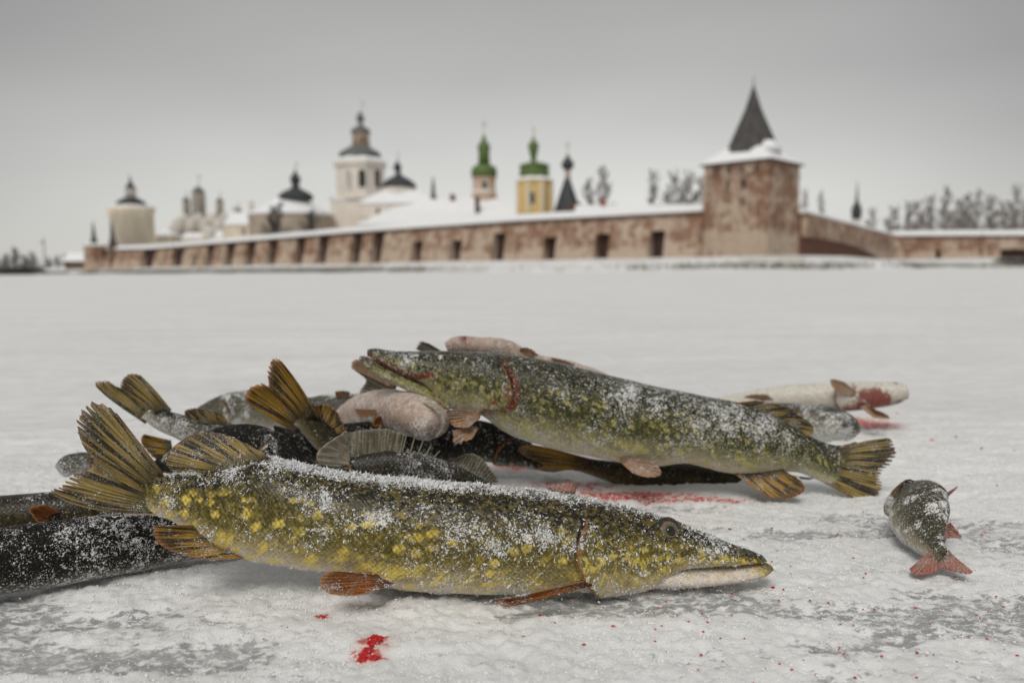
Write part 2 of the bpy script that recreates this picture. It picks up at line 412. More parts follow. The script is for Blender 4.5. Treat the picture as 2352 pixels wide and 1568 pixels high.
def window(root, dx, ytop, ybot, hw, y, frame=M['wash'], nrm=(0, -1), proud=.12, arch=True):
    """arched frame standing proud of the wall with a dark recessed pane"""
    c = at(dx, (ytop+ybot)/2, y); k = y/FD; h = (ybot-ytop)*k; w = hw*k
    n = np.array([nrm[0], nrm[1], 0.0]); sx = np.array([-n[1], n[0], 0.0]); up = np.array([0, 0, 1.0])
    def ring(ww, hh, off):
        pts = [(-ww, -hh/2), (ww, -hh/2)]
        pts += [(ww*math.cos(q), hh/2-ww*.9+ww*math.sin(q)) for q in np.linspace(0, math.pi, 7)] if arch else [(ww, hh/2), (-ww, hh/2)]
        return [tuple(c+sx*a+up*b+n*off) for a, b in pts]
    o, i, ib, ob = ring(w*1.35, h*1.16, proud), ring(w, h, proud), ring(w, h, .03), ring(w*1.35, h*1.16, -.2)
    m = len(o); V = o+i+ib+ob; F = []
    for q in range(m):
        r = (q+1) % m
        F += [(q, r, m+r, m+q), (m+q, m+r, 2*m+r, 2*m+q), (3*m+q, 3*m+r, r, q)]
    f = mk('window', V, F, frame, root, smooth=False)
    pane = mk('pane', ib+ring(w, h, -.2), [tuple(range(m))]+[(q, (q+1) % m, m+(q+1) % m, m+q) for q in range(m)], M['opening'], f, smooth=False)
    return f
def face_depth(dx, cx, y, f):
    xc = (cx-CX)/FD*y; q = y
    for _ in range(40): q = y-f(abs((dx-CX)/FD*q-xc))
    return q
def onion(root, cx, y, ytip, ytop, ybase, r, neck, mat, spire_to=None, seg=16):
    h = ybase-ytop
    lathe(root, 'onion_dome', cx, y, [(ybase, neck), (ybase-.10*h, r*.80), (ybase-.28*h, r), (ybase-.45*h, r*.92), (ybase-.62*h, r*.58), (ybase-.78*h, r*.27), (ybase-.92*h, r*.12), (ytop, r*.07)], mat, seg)
    cross(root, cx, y, ytop+1, ytip)
def cross(root, cx, y, yb, yt):
    mb = MB(); c = at(cx, yb, y); k = y/FD; h = (yb-yt)*k; w = .10
    mb.add(boxVF(c[0]-w, c[0]+w, y-w, y+w, c[2], c[2]+h))
    mb.add(boxVF(c[0]-h*.22, c[0]+h*.22, y-w*.8, y+w*.8, c[2]+h*.62, c[2]+h*.62+2*w))
    mb.add(boxVF(c[0]-h*.11, c[0]+h*.11, y-w*.8, y+w*.8, c[2]+h*.80, c[2]+h*.80+1.6*w))
    mb.build('cross', M['gold'], root)
def base(dx, y): q = at(dx, 600, y); return (q[0], q[1], GZ)

# long wall: battered brick face with niches, boarded eave and a snow-covered lean-to roof
def wall_run(name, label, pts, tops, niches, mat, base_z=1.0, batter=2.0, slots=True):
    """pts: plan corners; tops: eave heights (z) at the corners; niches: list of (d_left, d_right, d_top or None for full height)"""
    root = empty(name, (pts[0][0], pts[0][1], base_z), label, 'wall')
    pts = np.array(pts); seg = np.linalg.norm(np.diff(pts, axis=0), axis=1); cum = np.r_[0, np.cumsum(seg)]
    def pu(u): 
        i = min(max(int(np.searchsorted(cum, u)-1), 0), len(seg)-1); f = (u-cum[i])/seg[i]
        d = (pts[i+1]-pts[i])/seg[i]; n = np.array([d[1], -d[0]])
        if n @ pts[i] > 0: n = -n
        return pts[i]+d*(u-cum[i]), n, tops[i]*(1-f)+tops[i+1]*f
    us = np.linspace(0, cum[-1], 900)
    ux = []
    for u in us:
        q, n, _ = pu(u); v = RM.T @ (np.array([q[0]+n[0]*.3, q[1]+n[1]*.3, 5.0])-CO); ux.append(CX-FD*v[0]/v[2])
    ux = np.array(ux); order = np.argsort(ux)
    def u_of(dx): return float(np.interp(dx, ux[order], us[order]))
    def off(z, H): return .3+(1-(z-base_z)/(H-base_z))*batter
    def sect(u, z0, zt=None):
        q, n, H = pu(u); zt = H if zt is None else zt
        P = lambda o, z: (q[0]+n[0]*o, q[1]+n[1]*o, z)
        return [P(-2.0, z0), P(off(z0, H), z0), P(off(zt, H), zt), P(-2.0, zt)]
    def sweep(ua, ub, fa, fb, nm, mt):
        A, B = fa, fb; V = A+B
        F = [(i, (i+1) % 4, 4+(i+1) % 4, 4+i) for i in range(4)]+[(3, 2, 1, 0), (4, 5, 6, 7)]
        return mk(nm, V, F, mt, root, smooth=False)
    # core wall behind the niches
    cuts = [0]+[c for c in cum[1:-1]]+[cum[-1]]
    for a, b in zip(cuts[:-1], cuts[1:]):
        def core(u): q, n, H = pu(u); return [(q[0]+n[0]*o, q[1]+n[1]*o, z) for o, z in ((-3.2, base_z), (-2.02, base_z), (-2.02, H+.0), (-3.2, H+.0))]
        sweep(a, b, core(a+1e-4), core(b-1e-4), 'core_wall', M['archbrick'])
    U = []
    for l, r, tp in niches:
        a, b = sorted((u_of(l), u_of(r))); U.append((a, b, tp, (l+r)/2))
    U.sort()
    edges = []; prev = 0.0
    for a, b, tp, mid in U: edges.append((prev, a)); prev = b
    edges.append((prev, cum[-1]))
    for a, b in edges:
        ks = [a]+[c for c in cum[1:-1] if a < c < b]+[b]
        for p_, q_ in zip(ks[:-1], ks[1:]):
            if q_-p_ > .05: sweep(p_, q_, sect(p_+1e-4, base_z), sect(q_-1e-4, base_z), 'buttress', mat)
    for a, b, tp, mid in U:
        q, n, H = pu((a+b)/2)
        if tp is not None:
            zt = zpx(mid, tp, q[1]); zt = min(zt, H-.4)
            sweep(a, b, sect(a+.002, zt), sect(b-.002, zt), 'lintel', mat)
        else: zt = H-.05
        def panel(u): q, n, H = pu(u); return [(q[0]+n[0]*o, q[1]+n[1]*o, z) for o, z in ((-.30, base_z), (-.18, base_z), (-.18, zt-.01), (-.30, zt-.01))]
        sweep(a, b, panel(a+.05), panel(b-.05), 'niche_shade_panel', M['browndark'])  # dark panel added across the niche, its shade put into the colour
    # eave board and snow roof, one piece for each straight run
    for a, b in zip(cuts[:-1], cuts[1:]):
        def eave(u): q, n, H = pu(u); return [(q[0]+n[0]*o, q[1]+n[1]*o, H+z) for o, z in ((-3.4, .02), (.95, .02), (.95, .2), (-3.4, .2))]
        sweep(a, b, eave(a+1e-4), eave(b-1e-4), 'eave', M['timber'])
        m = max(2, int((b-a)/3)); ul = np.linspace(a+1e-4, b-1e-4, m); V = []
        for u in ul:
            q, n, H = pu(u); w = .12*vnoise(u*.7, 3.1, seed=71)
            V += [(q[0]+n[0]*o, q[1]+n[1]*o, H+z) for o, z in ((-3.6, .21), (1.0, .21), (1.08+w*.3, .36+w), (.6, .75+w), (-1.3, 1.5+w), (-3.7, .8+w))]
        F = [(j*6+i, j*6+(i+1) % 6, (j+1)*6+(i+1) % 6, (j+1)*6+i) for j in range(m-1) for i in range(6)]+[(5, 4, 3, 2, 1, 0), tuple((m-1)*6+i for i in range(6))]
        mk('snow_roof', V, F, M['snow_roof'], root, smooth=False)
    return root
def ztop(dx, dy, P): return zpx(dx, dy, P[1])
niL = [(1497, 1532, 530), (1372, 1406, 537), (1255, 1284, 545), (1138, 1168, 535), (1042, 1068, 552), (953, 978, 554), (860, 886, None), (812, 837, None), (735, 759, None), (682, 705, None), (620, 642, None), (570, 591, None), (522, 543, None), (478, 496, None), (450, 461, 586), (400, 426, 572), (332, 360, None)]
topsL = [ztop(1615, 489, WL[0]), ztop(1200, 510, WL[1]), ztop(800, 537, WL[2]), ztop(350, 573, WL[3]), ztop(250, 575, WL[4])]
wall_run('monastery_wall', 'long brown brick monastery wall with dark sloping niches and a snow-covered roof', WL, topsL, niL, M['wall'])
# wall beyond the tower: overhanging band over a blind arch
def right_wall():
    topsR = [ztop(1830, 492, WR[0]), ztop(2045, 544, WR[1]), ztop(2250, 543, WR[2]), ztop(2700, 543, WR[3])]
    r = wall_run('outer_wall', 'brick wall running back from the tent-roofed tower to a corner, with bare brick arch', WR[:2], topsR[:2], [], M['archbrick'], batter=.2)
    a, b = WR[0], WR[1]; d = (b-a)/np.linalg.norm(b-a); n = np.array([d[1], -d[0]]); n = n if n @ a < 0 else -n; L = np.linalg.norm(b-a)
    # upper band standing forward, lower edge following a long flat arch
    k = 22; lo, hi = [], []
    for i in range(k+1):
        f = i/k; q = a+d*L*f; H = topsR[0]*(1-f)+topsR[1]*f
        arch = 1.2+4.2*max(0, 1-(f/.74)**2.2)**.5 if f < .74 else .9
        arch = min(arch, H-2.2)
        lo.append((q, arch)); hi.append((q, H-.03))
    V, F = [], []
    for o in (1.5, .52):
        for (q, z) in lo+hi: V.append((q[0]+n[0]*o, q[1]+n[1]*o, z))
    m = k+1
    for i in range(k):
        F += [(i, i+1, m+i+1, m+i), (2*m+i, 3*m+i, 3*m+i+1, 2*m+i+1), (i, 2*m+i, 2*m+i+1, i+1), (m+i, m+i+1, 3*m+i+1, 3*m+i)]
    F += [(0, m, 3*m, 2*m), (k, 2*m+k, 3*m+k, m+k)]
    mk('arched_facing', V, F, M['wall'], r, smooth=False)
    A = [(a+d*L*f)+n*o for f, o in ((.0, .512), (.735, .512))]
    V = [(q[0]+n[0]*e, q[1]+n[1]*e, z) for z in (.8, 5.6) for q, e in ((A[0], 0), (A[1], 0), (A[1], .05), (A[0], .05))]
    # corner pier
    q = at(2052, 600, 202)
    mk('corner_pier', *boxVF(q[0]-1.5, q[0]+1.6, 200.0, 204.6, .8, topsR[1]+.1), M['wall'], r, smooth=False)
    wall_run('low_wall', 'lower brown brick wall with snowy top below the bare frosted trees', WR[1:], topsR[1:], [(2150, 2161, 575), (2296, 2360, 572)], M['wall'], batter=1.0)
right_wall()

# square tower with a shingled tent roof
def square_tower():
    root = empty('square_tower', (TWC[0], TWC[1], 1.0), 'square brown brick tower with snowy skirt roof and tall dark tent spire', 'tower')
    C, L, Rr = TWC, TWL, TWR; B = L+Rr-C; cen = (L+Rr)/2
    ring = lambda s, z: [((cen+(q-cen)*s)[0], (cen+(q-cen)*s)[1], z) for q in (L, C, Rr, B)]
    zt = zpx(1760, 368, 122)
    mk('tower_wall', *prismVF(ring(1.03, .6), ring(1.0, zt)), M['tower'], root, smooth=False)
    mk('plinth', *prismVF(ring(1.06, .5), ring(1.045, 3.2)), M['tower'], root, smooth=False)
    mk('string_course', *prismVF(ring(1.035, zt-1.75), ring(1.035, zt-1.45)), M['tower'], root, smooth=False)
    mk('eave', *prismVF(ring(1.09, zt+.02), ring(1.12, zt+.28)), M['timber'], root, smooth=False)
    zs = zpx(1720, 345, 128)
    mk('snow_skirt', *prismVF(ring(1.13, zt+.29), ring(.56, zs+.35)), M['snow_roof'], root, smooth=False)
    tip = zpx(1720, 195, 129); k = 129/FD
    def octr(s, z): return [(cen[0]+s*math.cos(TA+math.pi*2*i/8+math.pi/8), cen[1]+s*math.sin(TA+math.pi*2*i/8+math.pi/8), z) for i in range(8)]
    zb = zpx(1720, 356, 129)
    zz = [(4.5, zb), (3.7, zb+(tip-zb)*.16), (1.3, zb+(tip-zb)*.66), (.12, tip)]
    V, F = [], []
    for s, z in zz: V += octr(s, z)
    for j in range(3):
        for i in range(8): F.append((j*8+i, j*8+(i+1) % 8, (j+1)*8+(i+1) % 8, (j+1)*8+i))
    F += [tuple(range(7, -1, -1)), tuple(24+i for i in range(8))]
    mk('tent_roof', V, F, M['shingle'], root, smooth=False)
    mk('finial', *boxVF(cen[0]-.06, cen[0]+.06, cen[1]-.06, cen[1]+.06, tip-.1, tip+1.3), M['shingle'], root, smooth=False)
    mk('snow_drift', *prismVF([(cen[0]+1.9*math.cos(q)+1.6, cen[1]-4.0+1.4*math.sin(q), zs-.4) for q in np.linspace(0, 2*math.pi, 10)[:-1]], [(cen[0]+.8*math.cos(q)+1.5, cen[1]-3.6+.6*math.sin(q), zs+1.2) for q in np.linspace(0, 2*math.pi, 10)[:-1]]), M['snow_roof'], root)
    nl = np.array([-math.sin(TA), -math.cos(TA)]); nrr = np.array([math.cos(TA), -math.sin(TA)])
    def face_y(dx, left):      # distance of the tower face at a reading
        best = min(np.linspace(0, 1, 300), key=lambda f: abs(px_of((C+(L-C)*f) if left else (C+(Rr-C)*f))-dx)); return ((C+(L-C)*best) if left else (C+(Rr-C)*best))[1]
    def px_of(q): v = RM.T @ (np.array([q[0], q[1], 10.])-CO); return CX-FD*v[0]/v[2]
    for dx, a, b, hw in ((1644, 385, 397, 4.6), (1673, 383, 396, 4.8), (1705, 381, 395, 4.8), (1738, 379, 394, 4.8), (1672, 414, 430, 4.2), (1708, 412, 432, 5.2), (1673, 460, 476, 4.4), (1706, 459, 476, 4.4), (1636, 505, 521, 4.0), (1702, 505, 522, 4.2), (1740, 503, 518, 4.0)):
        window(root, dx, a, b, hw, face_y(dx, True)-.02, M['tower'], nl)
    for dx, a, b, hw in ((1795, 388, 398, 2.6), (1797, 470, 486, 2.8)):
        window(root, dx, a, b, hw, face_y(dx, False)-.02, M['tower'], nrr)
square_tower()

def round_tower():
    y = 275; r = empty('round_tower', base(303, y), 'cream round tower with dark cap roof and small lantern beside the wall end', 'tower')
    lathe(r, 'tower_wall', 303, y, [(640, 47), (488, 46), (486, 50), (478, 50), (478, 3)], M['cream'], 28)
    for i in range(11): 
        a = math.pi+math.pi*(i+.5)/11; c = at(303, 490, y); k = y/FD*48.2
        mk('machicolation', *boxVF(c[0]+k*math.cos(a)-.35, c[0]+k*math.cos(a)+.35, c[1]+k*math.sin(a)-.3, c[1]+k*math.sin(a)+.3, zpx(303, 497, y), zpx(303, 486, y)), M['cream'], r, smooth=False)
    lathe(r, 'snow_rim', 303, y, [(478, 50), (475, 47), (472, 33)], M['snow_roof'], 28)
    lathe(r, 'cap_roof', 303, y, [(474, 33), (466, 31), (459, 23), (454, 13), (453, 3)], M['dark_roof'], 24)
    lathe(r, 'lantern', 303, y, [(455, 11.5), (438, 11.5), (437, 13), (435, 13), (435, 2)], M['wash'], 16)
    lathe(r, 'lantern_roof', 303, y, [(436, 13), (428, 9), (420, 4), (412, 2), (402, .6)], M['dark_roof'], 14)
    y = 268; r = empty('corner_turret', base(215, y), 'low brown corner turret with thin dark spire where the wall ends', 'tower')
    lathe(r, 'turret_wall', 216, y, [(640, 26), (568, 25), (566, 27), (564, 27), (564, 2)], M['wall'], 8, False, .2)
    lathe(r, 'snow_cap', 216, y, [(565, 28), (561, 22), (559, 8)], M['snow_roof'], 8, False, .2)
    lathe(r, 'spire', 213, y, [(566, 9), (548, 6.5), (546, 5), (530, 3.4), (506, .5)], M['dark_roof'], 8, False)
    y = 262; r = empty('wall_spire', base(256, y), 'thin dark spire standing on the snowy wall beside the round tower', 'spire')
    block(r, 'spire_base', 248, 264, 562, y, 2.2, M['timber'])
    lathe(r, 'spire', 256, y+1, [(563, 10), (556, 7), (554, 8), (548, 5.5), (535, 4), (506, .5)], M['dark_roof'], 8, False)
round_tower()

def five_dome_church():
    y = 300; r = empty('three_dome_church', base(460, y), 'grey white church with three slim drums under small dark domes', 'church')
    block(r, 'nave_wall', 388, 545, 520, y, 16, M['greywash'])
    for i, x in enumerate((408, 440, 472, 504, 532)):
        lathe(r, 'gable_arch', x, y+.5, [(540, 15), (518, 15), (509, 12), (503, 7), (500, 1)], M['greywash'], 14)
    for i, x in enumerate((424, 456, 488, 514)):
        lathe(r, 'gable_arch', x, y+5, [(540, 15), (505, 15), (497, 11), (491, 6), (489, 1)], M['greywash'], 14)
    for x, w, t, b in ((458, 15, 446, 510), (429, 8.5, 464, 510), (506, 8.5, 466, 505)):
        lathe(r, 'drum', x, y+8, [(b, w), (t+3, w), (t+2, w*1.12), (t, w*1.12), (t, 1)], M['greywash'], 14)
    onion(r, 458, y+8, 400, 425, 447, 14, 11, M['grey_roof'])
    onion(r, 429, y+8, 440, 450, 465, 8.5, 6, M['grey_roof']); onion(r, 506, y+8, 442, 452, 467, 8.5, 6, M['grey_roof'])
    for x in (452, 464): window(r, x, 468, 492, 2.2, y+8-2.2, M['greywash'])
    window(r, 388+10, 522, 548, 6, y-.05, M['greywash']); hip(r, 'snow_roof', 388, 545, 524, 506, y, 16, M['snow_roof'], .4)
    hip(r, 'porch_roof', 480, 540, 538, 528, y-6, 5, M['snow_roof'], .3); block(r, 'porch', 480, 540, 538, y-6, 5, M['cream'])
five_dome_church()

def apse_church():
    y = 258; r = empty('apse_church', base(650, y), 'tan rounded church with shallow snow roof and black bulb dome', 'church')
    lathe(r, 'apse_wall', 668, y+14, [(640, 92), (505, 92), (498, 94), (494, 94), (494, 2)], M['tanwash'], 32)
    lathe(r, 'snow_roof', 668, y+14, [(497, 96), (492, 95), (476, 62), (462, 40), (456, 36), (455, 3)], M['snow_roof'], 32)
    lathe(r, 'ribbed_dome', 681, y+12, [(460, 37), (455, 40), (451, 40), (445, 34), (438, 22), (433, 11), (420, 7), (419, 2)], M['dark_roof'], 12, False)
    onion(r, 681, y+12, 372, 388, 424, 12, 6.5, M['dark_roof'])
    block(r, 'side_wall', 520, 640, 515, y+10, 14, M['cream']); gable(r, 'snow_roof', 512, 650, 516, 484, y+10, 14, M['snow_roof'], 'x', .5)
    for x, h in ((541, 474), (579, 462)): block(r, 'chimney', x-4, x+4, h, y+18, 1.2, M['greywash'], 500)
    for x in (560, 600): window(r, x, 524, 538, 3, y+9.95, M['cream'])
    for x in (640, 690, 730): window(r, x, 508, 520, 3.2, face_depth(x, 668, y+14, lambda X_: math.sqrt(max(0, (92*(y+14)/FD)**2-X_**2)))-.05, M['tanwash'])
apse_church()

def left_cluster():
    y = 290; r = empty('gate_house', base(372, y), 'small cream house with snowy hip roof beside the round tower', 'building')
    block(r, 'house_wall', 358, 392, 540, y, 8, M['cream']); hip(r, 'snow_roof', 355, 395, 541, 526, y, 8, M['snow_roof'], .3)
    for x in (366, 380): window(r, x, 545, 553, 2.2, y-.03, M['wash'])
    y = 272; r = empty('refectory', base(500, y), 'low cream range with stepped snowy roofs before the three-dome church', 'building')
    block(r, 'house_wall', 420, 560, 546, y, 7, M['cream']); gable(r, 'snow_roof', 414, 566, 547, 533, y, 7, M['snow_roof'], 'x', .4)
    for x in (474, 520): block(r, 'dormer', x-9, x+9, 528, y-.6, 4, M['wash'], 545); gable(r, 'dormer_roof', x-11, x+11, 529, 520, y-.8, 4.4, M['snow_roof'], 'y', .3)
    y = 292; r = empty('domed_chapel', base(548, y), 'little pale chapel with one small grey dome left of the tan church', 'church')
    block(r, 'chapel_wall', 536, 562, 508, y, 6, M['greywash']); hip(r, 'snow_roof', 534, 564, 509, 498, y, 6, M['snow_roof'], .3)
    lathe(r, 'drum', 549, y+3, [(502, 5), (488, 5), (488, 1)], M['greywash'], 12); onion(r, 549, y+3, 464, 474, 489, 6, 4.5, M['grey_roof'])
left_cluster()

def bell_tower():
    y = 285; r = empty('bell_tower', base(830, y), 'tall white octagonal bell tower with open arches and stacked dark roofs', 'tower')
    o = math.pi/8
    lathe(r, 'base_tier', 808, y, [(640, 46), (462, 46), (460, 49), (455, 49), (455, 2)], M['wash'], 8, False, o)
    block(r, 'stair_wing', 766, 840, 458, y-7, 5, M['wash']); hip(r, 'snow_cap', 764, 842, 459, 448, y-7, 5, M['snow_roof'], .5)
    lathe(r, 'belfry_tier', 830, y, [(460, 55), (386, 55), (385, 60), (378, 61), (374, 61), (374, 2)], M['wash'], 8, False, o)
    k = y/FD*55*math.cos(o)
    for q, (x, nn) in enumerate(((797, (-math.sin(math.pi/4), -math.cos(math.pi/4))), (832, (0, -1)), (866, (math.sin(math.pi/4), -math.cos(math.pi/4))))):
        yy = y-k-.03 if q == 1 else face_depth(x, 830, y, lambda X_: 1.41421*k-X_)-.06
        window(r, x, 390, 430, 8.5 if q == 1 else 7.5, yy, M['wash'], nn, .25)
    lathe(r, 'snow_skirt', 830, y, [(375, 62), (371, 58), (364, 48)], M['snow_roof'], 8, False, o)
    lathe(r, 'belfry_roof', 830, y, [(366, 46), (360, 48), (352, 46), (346, 36), (338, 24), (337, 2)], M['grey_roof'], 16, False)
    lathe(r, 'upper_drum', 833, y, [(342, 21), (310, 19), (308, 21), (306, 21), (306, 2)], M['pinkwash'], 12)
    window(r, 833, 314, 332, 3.5, y-20*y/FD-.02, M['pinkwash'])
    lathe(r, 'upper_roof', 833, y, [(308, 22), (302, 22), (296, 18), (292, 10), (286, 6), (285, 2)], M['grey_roof'], 16)
    lathe(r, 'neck', 833, y, [(290, 5), (280, 5), (280, 1)], M['pinkwash'], 10)
    onion(r, 833, y, 232, 252, 282, 9.5, 5, M['grey_roof'])
bell_tower()

def white_church():
    y = 262; r = empty('white_church', base(915, y), 'white church with snowy roof and black ribbed dome beside the bell tower', 'church')
    block(r, 'nave_wall', 825, 1000, 466, y, 20, M['wash']); hip(r, 'snow_roof', 820, 1006, 467, 434, y, 20, M['snow_roof'], .45)
    lathe(r, 'drum', 917, y+10, [(450, 38), (428, 38), (428, 2)], M['wash'], 20)
    lathe(r, 'ribbed_dome', 917, y+10, [(432, 40), (428, 41), (422, 37), (413, 27), (406, 14), (401, 6), (390, 5), (389, 2)], M['dark_roof'], 12, False)
    onion(r, 915, y+10, 350, 366, 394, 9.5, 5, M['dark_roof'])
    for x in (868, 902, 935, 968): window(r, x, 478, 490, 3.2, y-.02)
    mk('cornice', *boxVF(at(822, 500, y)[0], at(1003, 500, y)[0], y-.35, y-.004, zpx(910, 499, y), zpx(910, 495, y)), M['wash'], r, smooth=False)
    y = 225; r = empty('long_building', base(1010, y), 'long low building under one wide unbroken snow roof behind the wall', 'building')
    block(r, 'side_wall', 835, 1195, 512, y, 24, M['wash'])
    a, b = at(815, 516, y-1), at(1205, 503, y-1); c, d = at(1130, 452, y+14), at(1010, 456, y+14); e = at(905, 476, y+12)
    V = [a, b, c, d, e]; V = [tuple(q) for q in V]+[(q[0], q[1]+10, q[2]-3) for q in V]
    mk('snow_roof', V, [(0, 1, 2, 3, 4), (9, 8, 7, 6, 5), (0, 5, 6, 1), (1, 6, 7, 2), (2, 7, 8, 3), (3, 8, 9, 4), (4, 9, 5, 0)], M['snow_roof'], r, smooth=False)
    block(r, 'chimney', 1035, 1046, 446, y+12, 1.3, M['brownroof'], 470); block(r, 'chimney', 1092, 1102, 452, y+4, 1.2, M['browndark'], 488)
    r = empty('slim_spire', base(996, 280), 'thin dark pointed spire beyond the white church roof', 'spire')
    lathe(r, 'spire', 996, 280, [(600, 5), (455, 8), (450, 7.5), (447, 5), (430, 4.2), (404, .6)], M['grey_roof'], 8, False)
white_church()

def green_churches():
    y = 240; r = empty('green_belfry', base(1113, y), 'pink and white belfry with tall bright green bulb and spire', 'tower')
    lathe(r, 'tower_wall', 1113, y, [(640, 29), (455, 29), (453, 31), (449, 31), (447, 28), (414, 27), (412, 30), (409, 30), (409, 2)], M['pinkwash'], 8, False, math.pi/8)
    lathe(r, 'white_cornice', 1113, y, [(445, 29.5), (437, 29.5), (437, 2)], M['wash'], 8, False, math.pi/8)
    window(r, 1113, 416, 434, 6, y-27*y/FD*math.cos(math.pi/8)-.05, M['wash'], arch=True)
    lathe(r, 'green_bulb', 1113, y, [(410, 25), (403, 29), (394, 29.5), (384, 26), (379, 16), (378, 2)], M['green_roof'], 20)
    lathe(r, 'green_lantern', 1113, y, [(384, 13.5), (352, 12.5), (338, 14.5), (333, 13.5), (327, 8), (318, 4.5), (310, 2.5), (309, .5)], M['green_roof'], 16)
    cross(r, 1112, y, 312, 276)
    hip(r, 'snow_roof', 1080, 1175, 492, 466, y-6, 9, M['snow_roof'], .3); block(r, 'porch', 1082, 1172, 491, y-6, 9, M['wash'])
    y = 235; r = empty('yellow_church', base(1228, y), 'yellow church tower with white pilasters and green lobed roof', 'church')
    lathe(r, 'tower_wall', 1228, y, [(640, 42), (480, 42), (478, 41), (422, 41), (420, 44), (415, 44), (415, 2)], M['yellow'], 8, False, math.pi/8)
    k = y/FD*41; o = math.pi/8
    for i in range(8):
        a = o+i*math.pi/4; c = at(1228, 450, y)
        if math.sin(a) > .5: continue
        mk('pilaster', *prismVF([(c[0]+k*1.01*math.cos(a)+.55*math.cos(q), c[1]+k*1.01*math.sin(a)+.55*math.sin(q), zpx(1228, 492, y)) for q in (0, 1.57, 3.14, 4.71)], [(c[0]+k*1.01*math.cos(a)+.55*math.cos(q), c[1]+k*1.01*math.sin(a)+.55*math.sin(q), zpx(1228, 420, y)) for q in (0, 1.57, 3.14, 4.71)]), M['cream'], r, smooth=False)
    window(r, 1223, 440, 468, 5, y-k*math.cos(o)-.03, M['cream'])
    lathe(r, 'snow_rim', 1228, y, [(416, 45), (412, 42), (407, 34)], M['snow_roof'], 8, False, o)
    lathe(r, 'green_roof', 1228, y, [(409, 34), (398, 34), (386, 32), (384, 35), (380, 34), (376, 24), (373, 12), (372, 2)], M['green_roof'], 16, False, o)
    lathe(r, 'green_lantern', 1226, y, [(376, 6), (366, 6), (350, 9.5), (338, 12), (330, 11.5), (326, 6), (318, 3), (312, 1), (311, .4)], M['green_roof'], 14)
    cross(r, 1226, y, 313, 292)
    y = 222; r = empty('tent_church', base(1303, y), 'dark steep tent-roofed church with single black onion dome', 'church')
    block(r, 'nave_wall', 1278, 1330, 486, y, 6, M['browndark'])
    lathe(r, 'tent_roof', 1303, y+3, [(486, 33), (478, 30), (412, 7), (411, 1)], M['dark_roof'], 8, False, math.pi/8)
    lathe(r, 'neck', 1304, y+3, [(414, 6.5), (390, 6), (390, 1)], M['tanwash'], 12)
    onion(r, 1304, y+3, 326, 352, 391, 14.5, 6, M['dark_roof'])
    gable(r, 'annex_roof', 1290, 1360, 484, 462, y-5, 9, M['brownroof'], 'y', .3); block(r, 'annex_wall', 1294, 1356, 486, y-4.6, 8, M['browndark'])
    y = 205; r = empty('gate_building', base(1450, y), 'low building with snowy ridge roof and red brick chimney above the wall', 'building')
    block(r, 'side_wall', 1330, 1600, 492, y, 10, M['wash']); gable(r, 'snow_roof', 1322, 1612, 492, 466, y, 10, M['snow_roof'], 'x', .6)
    block(r, 'chimney', 1380, 1391, 459, y+4, 1.2, M['chimney'], 480); block(r, 'chimney', 1506, 1514, 471, y+4, 1.0, M['timber'], 482)
    y = 300; r = empty('small_spire_church', base(1967, y), 'small black bulb with needle spire above the outer wall', 'spire')
    lathe(r, 'drum', 1967, y, [(640, 9), (502, 9), (502, 1)], M['greywash'], 12)
    lathe(r, 'bulb', 1967, y, [(504, 9), (495, 11), (478, 11), (470, 7), (462, 3.5), (440, 1.8), (416, .5)], M['dark_roof'], 14)
green_churches()

def far_left():
    y = 330; r = empty('snowy_house', base(170, y), 'small dark house with snow-covered roof beyond the corner turret', 'house')
    block(r, 'house_wall', 148, 196, 598, y, 8, M['timber']); gable(r, 'snow_roof', 142, 202, 600, 580, y, 8, M['snow_roof'], 'x', .5)
    for x in (160, 180): window(r, x, 602, 609, 2, y-.03, M['timber'], arch=False)
    y = 380; r = empty('utility_pole', base(97, y), 'thin bare pole rising over the dark trees', 'pole')
    lathe(r, 'shaft', 97, y, [(640, 1.6), (546, 1.1), (545, .2)], M['timber'], 8); block(r, 'crossarm', 91, 103, 556, y-.2, .3, M['timber'], 558)
    y = 236; q = at(415*.91875, 614, y); r = empty('marker_cone', (q[0], q[1], q[2]-.9), 'small bright orange marker standing on the snow by the wall', 'marker')
    zb = q[2]-.9; zt = q[2]+.7
    V, F = [], []
    for z, s in ((zb, .55), (zb+.12, .55), (zb+.13, .36), (zb+.8, .24), (zt, .10)): V += [(q[0]+s*math.cos(a), q[1]+s*math.sin(a), z) for a in np.linspace(0, 2*math.pi, 12)[:-1]]
    for j in range(4): F += [(j*11+i, j*11+(i+1) % 11, j*11+11+(i+1) % 11, j*11+11+i) for i in range(11)]
    F += [tuple(range(10, -1, -1)), tuple(44+i for i in range(11))]
    mk('cone', V, F, M['orange'], r)
far_left()

